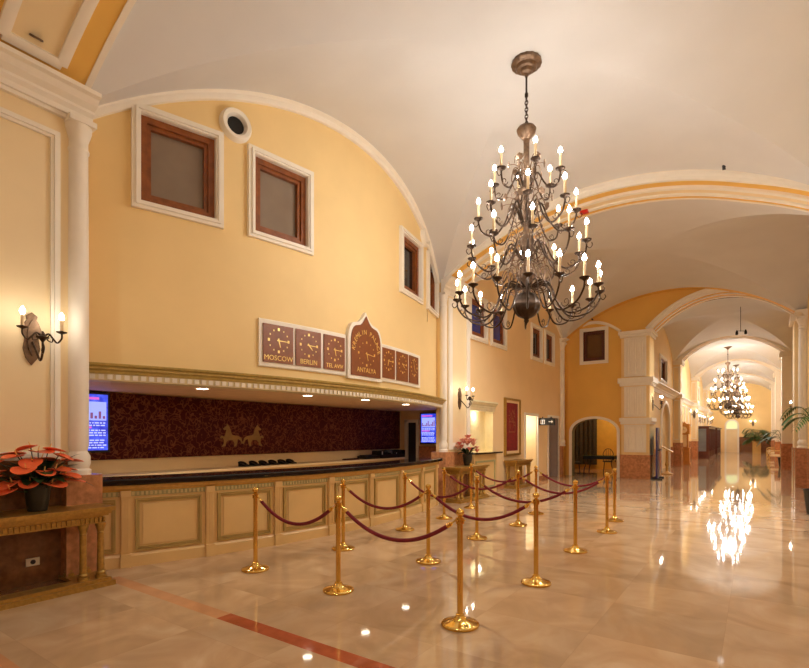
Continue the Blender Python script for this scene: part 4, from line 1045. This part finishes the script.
# ------------------------------------------------------------------ chandeliers
def chandelier(label, loc):
    t = thing('chandelier', label, 'chandelier', loc, 0, 'tiered candle chandeliers')
    Z = lambda z: z-6.78
    bm = BM(); lathe(bm, [(.001, 0.05), (.20, 0.05), (.205, -.02), (.17, -.045), (.15, -.05), (.13, -.08), (.09, -.09), (.07, -.13), (.03, -.15), (.02, -.19)], 32, flute=.02, nfl=16); obj('canopy', bm, BRONZEL, t)
    bm = BM(); lathe(bm, [(.014, Z(6.60)), (.014, Z(6.38)), (.025, Z(6.36)), (.025, Z(6.32)), (.012, Z(6.30))], 12); obj('rod', bm, BRONZE, t)
    bm = BM(); zz = 6.31; k = 0
    while zz > 5.88:
        pts = [(.022*math.cos(q*PI/5)*(1 if k % 2 else 0)+0, .022*math.cos(q*PI/5)*(0 if k % 2 else 1), Z(zz)-.028+.034*math.sin(q*PI/5)) for q in range(11)]
        tube(bm, pts, .007, 5); zz -= .048; k += 1
    obj('chain', bm, BRONZE, t)
    bm = BM(); lathe(bm, [(.015, Z(5.90)), (.115, Z(5.89)), (.135, Z(5.86)), (.12, Z(5.81)), (.065, Z(5.74)), (.045, Z(5.72)), (.04, Z(5.66)), (.04, Z(5.3)), (.07, Z(5.28)), (.04, Z(5.25)), (.035, Z(4.9)), (.08, Z(4.86)), (.10, Z(4.82)), (.05, Z(4.76)), (.04, Z(4.4)), (.09, Z(4.36)), (.12, Z(4.3)), (.06, Z(4.22)), (.05, Z(3.95)), (.13, Z(3.88)), (.15, Z(3.82)), (.07, Z(3.72)), (.05, Z(3.58))], 24); obj('shaft', bm, BRONZEL, t)
    bm = BM(); lathe(bm, [(.06, Z(3.61))]+[(.185*math.sin(PI*(i+1)/14), Z(3.42)+.185*math.cos(PI*(i+1)/14)) for i in range(13)]+[(.03, Z(3.225)), (.035, Z(3.20)), (.012, Z(3.17)), (.001, Z(3.14))], 36, flute=.035, nfl=12); obj('ball', bm, BRONZE, t)
    tiers = [(16, .96, 3.80, [(.06, 3.66), (.30, 3.70), (.42, 3.42), (.58, 3.24), (.82, 3.28), (.945, 3.42)], .0), (10, .79, 4.44, [(.05, 4.02), (.22, 4.26), (.36, 4.01), (.53, 3.86), (.71, 3.94), (.78, 4.06)], .15), (8, .66, 4.93, [(.05, 4.53), (.18, 4.83), (.3, 4.58), (.44, 4.42), (.6, 4.48), (.655, 4.60)], .4), (6, .46, 5.45, [(.04, 4.98), (.14, 5.23), (.24, 5.08), (.32, 4.98), (.42, 5.0), (.455, 5.10)], .1)]
    def disp(bm, a): bmesh.ops.rotate(bm, verts=bm.verts, cent=(0, 0, 0), matrix=Matrix.Rotation(a, 3, 'Z')); return bm
    for (n, R, zb, P, ph) in tiers:
        pan = zb-.26; P = P+[(R, pan)]; proto = None
        def amesh():
            bm = BM(); tube(bm, catm([(r, 0, Z(z)) for r, z in P], 5), .0125, 6)
            c = P[3]; q = .07 if R > .9 else .055
            tube(bm, [(c[0]+q*1.4+(q*(1-i/22))*math.cos(PI+i*.42), 0, Z(c[1])+.02+q*.9+(q*(1-i/22))*math.sin(PI+i*.42)) for i in range(18)], .006, 5)
            tube(bm, catm([(R, 0, Z(pan)-.06), (R+.04, 0, Z(pan)-.10), (R+.075, 0, Z(pan)-.06), (R+.06, 0, Z(pan)-.03)], 4), .006, 5); return bm
        am_ = finish(amesh()); bmp = BM(); lathe(bmp, [(.012, Z(pan)-.03), (.03, Z(pan)-.01), (.06, Z(pan)+.005), (.066, Z(pan)+.018), (.02, Z(pan)+.012), (.02, Z(pan)+.03)], 14, (R, 0, 0)); pm_ = finish(bmp)
        bmc = BM(); lathe(bmc, [(.017, Z(pan)+.02), (.017, Z(zb)-.035)], 10, (R, 0, 0)); cm_ = finish(bmc)
        bmb = BM(); add_bulb(bmb, (R, 0, Z(zb)-.04), .027, .09); bm_ = finish(bmb)
        for k in range(n):
            a = ph+2*PI*k/n
            o = obj('arm', am_, BRONZE, t); o.rotation_euler = (0, 0, a)
            obj('drip_pan', pm_, BRONZE, o); obj('candle', cm_, CANDLE, o); obj('bulb', bm_, BULB, o)
    # scroll cage around the shaft
    for (z, r, n, ph) in ((3.78, .34, 12, .1), (4.2, .30, 10, .3), (4.72, .26, 8, .2), (5.2, .2, 6, .4)):
        bm = BM(); tube(bm, catm([(.05, 0, Z(z)-.12), (r*.7, 0, Z(z)-.18), (r, 0, Z(z)-.02), (r*.85, 0, Z(z)+.14), (r*.55, 0, Z(z)+.12), (r*.55, 0, Z(z)-.0), (r*.72, 0, Z(z)-.03), (r*.72, 0, Z(z)+.05)], 5), .008, 5)
        tube(bm, catm([(r*.6, 0, Z(z)+.13), (r*.5, .03, Z(z)+.24), (r*.75, .05, Z(z)+.28), (r*.8, .03, Z(z)+.2)], 4), .006, 5); me = finish(bm)
        for k in range(n): o = obj('scroll_ornament', me, BRONZEL, t); o.rotation_euler = (0, 0, ph+2*PI*k/n)
    for (z, r, n, ph) in ((5.38, .24, 6, .5), (4.86, .34, 8, .2)):
        bm = BM(); M = Matrix.Translation((r, 0, Z(z))) @ Matrix.Rotation(PI/2, 4, 'Y'); lathe(bm, [(.005, .018), (.02, .015), (.05, .008), (.052, 0), (.02, -.008), (.005, -.01)], 18, M=M, flute=.12, nfl=6)
        tube(bm, bez([(.05, 0, Z(z)-.1), (r*.6, 0, Z(z)+.05), (r, 0, Z(z))], 6), .005, 5); me = finish(bm)
        for k in range(n): o = obj('rosette', me, BRONZEL, t); o.rotation_euler = (0, 0, ph+2*PI*k/n)
    return t
CH = chandelier('large bronze candle chandelier hanging nearest, above the rope barrier', (-2.60, 6.66, 6.76))
dup(CH, (-1.25, 33.5, 6.57), 'lit candle chandelier hanging mid-corridor beyond the second arch')
dup(CH, (-1.1, 42.5, 6.57), 'candle chandelier second along the corridor, hidden mostly behind the mid-corridor one')
dup(CH, (-1.2, 51.5, 6.57), 'farthest candle chandelier, its lowest candle ring showing under the others')

# ------------------------------------------------------------------ small fixtures
t = thing('soffit_spotlight', 'small round spotlight in the cream panel of the nearest arch', 'spotlight', (-5.79, 1.95, zA(-5.79)-.03)); t.rotation_euler = (0, .55, 0)
bm = BM(); lathe(bm, [(.055, 0), (.06, -.015), (.045, -.02), (.04, 0.0)], 20); obj('trim_ring', bm, BRONZEL, t); bm = BM(); lathe(bm, [(.042, -.002), (.042, -.01)], 18); obj('lens', bm, BLACK, t)
t = thing('alarm_box', 'small red alarm box on the big arch soffit beside the chandelier', 'alarm', (-3.0, 11.0, zB(-3.0)-.025)); bm = BM(); bx(bm, -.08, .08, -.05, .05, -.06, 0); obj('case', bm, RED, t, smooth=False); bm = BM(); lathe(bm, [(.03, -.06), (.025, -.075), (.001, -.08)], 12); obj('sounder', bm, RED, t)
def spot(label, loc):
    t = thing('arch_spotlight', label, 'spotlight', loc, 0, 'small black arch fixtures'); bm = BM(); bx(bm, -.04, .04, -.03, .03, -.02, .02); obj('bracket', bm, BLACK, t, smooth=False)
    bm = BM(); lathe(bm, [(.04, 0), (.045, .06), (.03, .1)], 14, (0, -.09, -.02), M=Matrix.Rotation(.9, 4, 'X')); obj('lamp_head', bm, DGREY, t); return t
sp0 = spot('small black spotlight at the crown of the big arch over the lobby', (-0.44, 10.33, zB(-0.44)+.15)); sp0.scale = (.65,)*3
dup(sp0, (-0.45, 19.85, zC(-0.45)+.22), 'small black spotlight at the crown of the first corridor arch')
dup(sp0, (-5.1, 19.86, 6.02), 'small black spotlight over the arched moulding above the end window')
t = thing('hanging_lamp_rod', 'thin dark rod with two small lamps hanging under the first corridor vault', 'hanging lamp', (-0.45, 23.0, 6.45)); bm = BM(); tube(bm, [(0, 0, 0.1), (0, 0, -.9)], .01, 6); tube(bm, [(-.12, 0, -.86), (.16, 0, -.9)], .008, 6); obj('rod', bm, IRON, t)
for s in (-.12, .16): bm = BM(); lathe(bm, [(.02, -.84), (.045, -.92), (.05, -1.0), (.02, -1.02)], 12, (s, 0, 0)); obj('lamp_head', bm, IRON, t)
# direction sign
t = thing('direction_sign', 'black projecting sign with white pictograms beside the far doorways', 'sign', (XL, 17.0, 2.06))
bm = BM(); bx(bm, 0.02, .30, -.03, .03, -.12, .10); bx(bm, .31, .58, -.03, .03, -.12, .10); bx(bm, 0, .5, -.015, .015, .1, .13); obj('sign_box', bm, BLACK, t, smooth=False)
bm = BM(); M = frame_M((0, -.03, 0), (1, 0, 0), (0, 0, 1)); lbox(bm, M, .08, .24, -.08, .07, 0, .003); obj('sign_field', bm, SIGNW, t, smooth=False)
bm = BM()
for s in (.125, .195):
    plate(bm, [(s+.014*math.cos(i*PI/5), .042+.014*math.sin(i*PI/5)) for i in range(10)], M @ Matrix.Translation((0, 0, .003)), .002); plate(bm, [(s-.018, .02), (s+.018, .02), (s+(.026 if s > .15 else .014), -.03), (s+.01, -.03), (s+.008, -.07), (s-.008, -.07), (s-.01, -.03), (s-(.026 if s > .15 else .014), -.03)][::-1], M @ Matrix.Translation((0, 0, .003)), .002)
obj('pictogram', bm, BLACK, t, smooth=False)
bm = BM(); plate(bm, [(.37, -.015), (.47, -.015), (.47, -.05), (.53, 0), (.47, .05), (.47, .015), (.37, .015)], M, .003); obj('arrow', bm, SIGNW, t, smooth=False)
for s in (.15, .45): bm = BM(); lathe(bm, [(.02, .12), (.02, .17)], 10, (s, 0, 0)); obj('mount', bm, BLACK, t)
# tapestry
t = thing('framed_tapestry', 'tall crimson tapestry in a gilt frame on the far left wall', 'tapestry', (XL, 14.64, 1.85)); M = frame_M((0, 0, 0), (0, 1, 0), (0, 0, 1))
bm = BM(); ring_frame(bm, M, 1.18, 1.76, .06, 0, .06); ring_frame(bm, M, 1.14, 1.72, .02, .06, .08); obj('frame', bm, GILT, t, smooth=False)
bm = BM(); ring_frame(bm, M, 1.06, 1.64, .08, 0, .03); obj('mount', bm, SAND, t, smooth=False)
bm = BM(); lbox(bm, M, -.46, .46, -.75, .75, 0, .02); obj('cloth', bm, TAPR, t, smooth=False)
bm = BM(); ring_frame(bm, M, .5, .34, .03, .02, .024)
for k in range(26):
    x = rr.uniform(-.25, .25); y = rr.uniform(-.1, .5); lbox(bm, M @ Matrix.Translation((x, y, 0)) @ Matrix.Rotation(rr.uniform(0, 3), 4, 'Z'), -.07, .07, -.012, .012, .02, .023)
bmesh.ops.translate(bm, verts=[v for v in bm.verts if False], vec=(0, 0, 0)); obj('woven_motif', bm, mat('muted_gold_weave', (150, 84, 50), .7), t, smooth=False)

# ------------------------------------------------------------------ side room furniture
t = thing('glass_table', 'green glass-topped iron table in the room behind the small arch', 'table', (-5.25, 21.7, 0))
bm = BM(); bx(bm, -.62, .62, -.45, .45, .74, .765); obj('top', bm, TABLEG, t, smooth=False)
bm = BM(); bx(bm, -.6, .6, -.43, -.40, .61, .74); bx(bm, -.6, .6, .40, .43, .61, .74); bx(bm, -.6, -.57, -.43, .43, .61, .74); bx(bm, .57, .6, -.43, .43, .61, .74); obj('apron', bm, IRON, t, smooth=False)
for x in (-.55, .55):
    for y in (-.38, .38): bm = BM(); tube(bm, catm([(x, y, .72), (x*.9, y*.9, .45), (x*1.02, y*1.02, .2), (x*1.05, y*1.05, 0.0)], 5), .022, 8); obj('leg', bm, IRON, t)
def chair(label, loc, rz):
    t = thing('iron_chair', label, 'chair', loc, rz, 'iron chairs of the side room'); bm = BM(); lathe(bm, [(.2, .43), (.22, .44), (.22, .47), (.19, .49), (.001, .5)], 20); obj('seat', bm, CURTAIN, t)
    for x in (-.16, .16):
        for y in (-.16, .16): bm = BM(); tube(bm, [(x*.9, y*.9, .44), (x*1.15, y*1.15, 0)], .014, 6); obj('leg', bm, IRON, t)
    bm = BM(); tube(bm, catm([(-.19, .17, .44), (-.21, .21, .75), (-.12, .23, .95), (0, .235, 1.0), (.12, .23, .95), (.21, .21, .75), (.19, .17, .44)], 5), .014, 7)
    for x in (-.08, 0, .08): tube(bm, [(x, .18, .46), (x, .23, .97)], .008, 6)
    obj('backrest', bm, IRON, t); return t
k1 = chair('iron chair left of the glass table behind the small arch', (-6.15, 21.2, 0), 1.9)
dup(k1, (-4.30, 22.0, 0), 'iron chair right of the glass table behind the small arch', rz=-1.5)
dup(k1, (-5.2, 22.75, 0), 'iron chair behind the glass table in the side room', rz=0.2)
t = thing('gilt_armchair', 'small gilt armchair just inside the small arch at its right', 'chair', (-4.30, 20.72, 0), 2.6)
# ------------------------------------------------------------------ corridor furniture
def giltchair(t):
    bm = BM(); bx(bm, -.28, .28, -.26, .26, .36, .46); obj('seat', bm, CREAM, t, smooth=False)
    for x in (-.27, .27):
        for y in (-.25, .25): bm = BM(); tube(bm, catm([(x, y, .42), (x*1.02, y*1.02, .25), (x*.95, y*.95, .1), (x*1.05, y*1.05, 0)], 4), .026, 7); obj('leg', bm, GILTP, t)
        bm = BM(); tube(bm, catm([(x, -.22, .42), (x, -.24, .58), (x, -.1, .66), (x, .24, .68)], 5), .022, 7); obj('armrest', bm, GILTP, t)
    bm = BM(); tube(bm, catm([(-.26, .24, .44), (-.28, .28, .8), (-.15, .31, .98), (0, .32, 1.02), (.15, .31, .98), (.28, .28, .8), (.26, .24, .44)], 5), .026, 8); bx(bm, -.2, .2, .25, .29, .5, .9); obj('backrest', bm, GILTP, t)
giltchair(t); t.scale = (.7, .7, .62)
g1 = thing('gilt_armchair', 'gilt armchair by the right corridor wall, nearest of the three', 'chair', (.95, 36.2, 0), -PI/2, 'gilt armchairs along the right corridor wall'); giltchair(g1)
dup(g1, (.95, 41.0, 0), 'gilt armchair by the right corridor wall, middle of the three'); dup(g1, (.95, 45.5, 0), 'gilt armchair by the right corridor wall, farthest of the three')
# longcase clock
t = thing('longcase_clock', 'honey-coloured longcase clock standing against the left corridor wall', 'clock', (-3.2, 31.3, 0))
bm = BM(); bx(bm, -.28, .28, -.24, .24, .1, .85); bx(bm, -.31, .31, -.27, .27, 0, .1); bx(bm, -.3, .3, -.26, .26, .85, .9); obj('base', bm, HONEY, t, smooth=False)
bm = BM(); bx(bm, -.22, -.16, -.19, .19, .9, 1.65); bx(bm, .16, .22, -.19, .19, .9, 1.65); bx(bm, -.16, .16, -.12, .19, .9, 1.65); obj('trunk', bm, HONEY, t, smooth=False)
bm = BM(); bx(bm, -.15, .15, -.15, -.13, .95, 1.62); obj('trunk_glass', bm, CREAM, t, smooth=False)
bm = BM(); bx(bm, -.29, .29, -.24, .22, 1.65, 2.12); plate(bm, [(-.31, 0), (.31, 0), (.3, .06), (.16, .1), (.05, .22), (0, .15), (-.05, .22), (-.16, .1), (-.3, .06)], frame_M((0, -.22, 2.12), (1, 0, 0), (0, 0, 1)), -.4); obj('hood', bm, HONEY, t, smooth=False)
bm = BM(); lathe(bm, [(.18, 0), (.18, .012), (.001, .014)], 24, (0, -.24, 1.88), M=Matrix.Rotation(PI/2, 4, 'X')); obj('dial', bm, CREAM, t)
bm = BM(); bx(bm, -.006, .006, -.262, -.256, 1.88, 2.0); bx(bm, -.0, .09, -.262, -.256, 1.872, 1.884); obj('hands', bm, BLACK, t, smooth=False)
# display cabinets
cab = None
for k, y in enumerate((39.8, 41.45, 43.1, 44.75, 48.9, 50.55, 52.2)):
    lb = 'dark wooden glazed display cabinet in the corridor row, %s from the near end' % ['first', 'second', 'third', 'fourth', 'fifth', 'sixth', 'last'][k]
    if cab is None:
        cab = thing('display_cabinet', lb, 'cabinet', (CWl+.05, y, 0), 0, 'display cabinets along the left corridor wall')
        bm = BM(); bx(bm, 0, .45, -.72, .72, .0, .12); bx(bm, 0, .44, -.74, .74, 2.02, 2.15); bx(bm, 0, .5, -.77, .77, 2.15, 2.2); bx(bm, 0, .05, -.72, .72, .1, 2.05)
        for yy in (-.72, -.03, .66): bx(bm, .36, .44, yy, yy+.06, .1, 2.05)
        for yy in (-.72, .69): bx(bm, 0, .44, yy, yy+.03, .1, .5)
        bx(bm, 0, .43, -.72, .72, .1, .5); obj('case', bm, DWOOD, cab, smooth=False)
        bm = BM(); bx(bm, .38, .40, -.66, .66, .5, 2.02); bx(bm, .05, .4, -.71, -.695, .5, 2.02); obj('glass_front', bm, GLASS, cab, smooth=False)
        for z in (.95, 1.4): bm = BM(); bx(bm, .05, .42, -.7, .7, z, z+.03); obj('shelf', bm, DWOOD, cab, smooth=False)
    else: dup(cab, (CWl+.05, y, 0), lb)

for o in COL.objects:
    if o.get('category') == 'cabinet': o.scale = (2.0, 1, 1)
# blue panel and gilt stand by the arched doorway
t = thing('standing_panel', 'tall midnight blue panel standing beside the corridor pier', 'panel', (-2.92, 20.32, 0), .08); bm = BM(); bx(bm, -.03, .03, -.55, .55, .05, 1.86); obj('board', bm, BLUEP, t, smooth=False); bm = BM(); bx(bm, -.18, .18, -.5, -.42, 0, .05); bx(bm, -.18, .18, .42, .5, 0, .05); obj('foot', bm, BLACK, t, smooth=False); bm = BM(); tube(bm, [(.03, -.45, 1.05), (.1, -.45, 1.05), (.1, .45, 1.05), (.03, .45, 1.05)], .018, 7); obj('handle', bm, BLACK, t)
t = thing('gilt_lectern', 'small gilt stand in front of the arched side doorway', 'stand', (-2.95, 22.9, 0)); bm = BM(); lathe(bm, [(.22, 0), (.23, .03), (.12, .07), (.05, .12), (.045, .3), (.08, .4), (.05, .5), (.04, .95)], 20); obj('pedestal', bm, GILTP, t); bm = BM(); plate(bm, [(-.24, -.2), (.24, -.2), (.24, .2), (-.24, .2)], Matrix.Translation((0, 0, 1.0)) @ Matrix.Rotation(.5, 4, 'Y'), .04); obj('top', bm, GILTP, t, smooth=False)
# palms
def palm(label, loc, pr, ph, n, ln, z0, box_pot=False, seed=1, xmax=9, lw=1.0, upr=(.25, .9)):
    t = thing('potted_palm', label, 'potted palm', loc, 0, None); r = random.Random(seed); bm = BM()
    if box_pot: bx(bm, -pr, pr, -pr, pr, 0.0, ph); bx(bm, -pr*1.08, pr*1.08, -pr*1.08, pr*1.08, ph-.06, ph)
    else: pot(bm, pr*.75, pr, ph)
    obj('planter', bm, GILTP if box_pot else POT, t, smooth=not box_pot)
    for k in range(5): bm = BM(); a = k*1.3; tube(bm, [(.05*math.cos(a), .05*math.sin(a), ph-.04), (.09*math.cos(a), .09*math.sin(a), z0)], .014, 6); obj('stem', bm, PALM, t)
    for k in range(n):
        a = k*2.399+r.uniform(-.2, .2); L = ln*r.uniform(.8, 1.1); up = r.uniform(*upr)
        pts = bez([(.08*math.cos(a), .08*math.sin(a), z0-.05), (.3*L*math.cos(a), .3*L*math.sin(a), z0+up*L*.8), (.7*L*math.cos(a), .7*L*math.sin(a), z0+up*L*.8), (L*math.cos(a), L*math.sin(a), z0+up*L*.8-.5*L)], 14)
        if loc[0]+pts[-1].x > xmax: pts = [Vector((min(p.x, (xmax-loc[0])*(.3+.7*i/14)) if p.x > 0 else p.x, p.y, p.z)) for i, p in enumerate(pts)]
        bm = BM(); tube(bm, pts, .009, 5, taper=(1, .3))
        for i in range(3, 15):
            p = pts[i]; tg = (pts[i]-pts[i-1]).normalized(); sd = tg.cross(Vector((0, 0, 1))).normalized(); l_ = (.32*L*math.sin(PI*(i-1)/14)+.06)*lw
            for s in (-1, 1): leaf_mesh(bm, p, p+(sd*s*.8+tg*.6)*l_+Vector((0, 0, -.12*l_*3)), .018*L+.006, .02, n=3)
        obj('frond', bm, PALM, t)
    return t
palm('potted palm whose dark fronds reach in at the right edge', (1.02, 13.0, 0), .22, .5, 10, .62, 1.85, seed=5, xmax=1.15, lw=.7)
palm('potted palm with thin fronds by the right corridor wall', (1.15, 30.9, 0), .24, .5, 10, 1.0, 1.35, seed=8, xmax=1.25, lw=.7)
palm('large dark palm in a gilt box planter near the corridor end', (.12, 53.0, 0), .3, 1.05, 34, .95, 1.35, True, seed=3, xmax=1.3, lw=1.5, upr=(-.1, 1.3))

# ------------------------------------------------------------------ lights
def lamp(kind, loc, e, col=(1, .97, .91), size=.1, **k):
    L = bpy.data.lights.new('room_or_fill_lamp', kind); L.energy = e; L.color = col
    if kind != 'SUN': L.shadow_soft_size = size
    for a, b in k.items(): setattr(L, a, b)
    o = bpy.data.objects.new('room_or_fill_lamp', L); COL.objects.link(o); o.location = loc; return o
WARM = (1, .985, .95)
lamp('POINT', (-2.5, -2.6, 4.3), 35, WARM, .7)                    # added fill in the bay behind the camera, no chandelier there
for x in (-4.3, -2.5, -0.7):                                       # added spots under the big arches, without fixtures, brightening floor and bays
    lamp('SPOT', (x, 1.9, zA(x)-.06), 35, WARM, .08, spot_size=math.radians(120), spot_blend=.9)
    lamp('SPOT', (x, 11.08, zB(x)-.06), 330, WARM, .08, spot_size=math.radians(130), spot_blend=.9)
for y in (33.5, 42.5, 51.5): lamp('POINT', (-1.2, y, 4.6), 110 if y < 40 else 50, WARM, .35)
for y in (1.96, 11.19): lamp('POINT', (.95, y, 2.82), 55, WARM, .1)    # added fill lights by the right wall, outside the frame
lamp('POINT', (XL-.4, 16.3, 2.0), 14, WARM, .1)                    # passage behind the lit doorway
lamp('POINT', (XL-.12, 12.6, 2.12), 4, WARM, .08)                  # niche lamp
lamp('POINT', (-5.2, 22.9, 2.75), 45, (1, .85, .6), .15)           # side room lamp
for (a, b) in (bays[0], bays[1], bays[2], bays[3]): lamp('SPOT', (-.97, a-.45, 6.2), 330 if a < 25 else 120, WARM, .1, spot_size=math.radians(140), spot_blend=.9)  # added spots below the corridor arches, no fixtures, to brighten each bay

w = bpy.data.worlds.new('world'); sc.world = w; w.use_nodes = True
w.node_tree.nodes['Background'].inputs['Color'].default_value = (.02, .016, .012, 1)
vs = sc.view_settings; vs.view_transform = 'Standard'; vs.look = 'None'; vs.gamma = 1; vs.exposure = 0.42; vs.use_curve_mapping = False
cy = sc.cycles; cy.use_denoising = True; cy.sample_clamp_indirect = 6; cy.sample_clamp_direct = 0; cy.max_bounces = 10; cy.diffuse_bounces = 6; cy.glossy_bounces = 5; cy.caustics_reflective = False; cy.caustics_refractive = False; cy.blur_glossy = 0.5
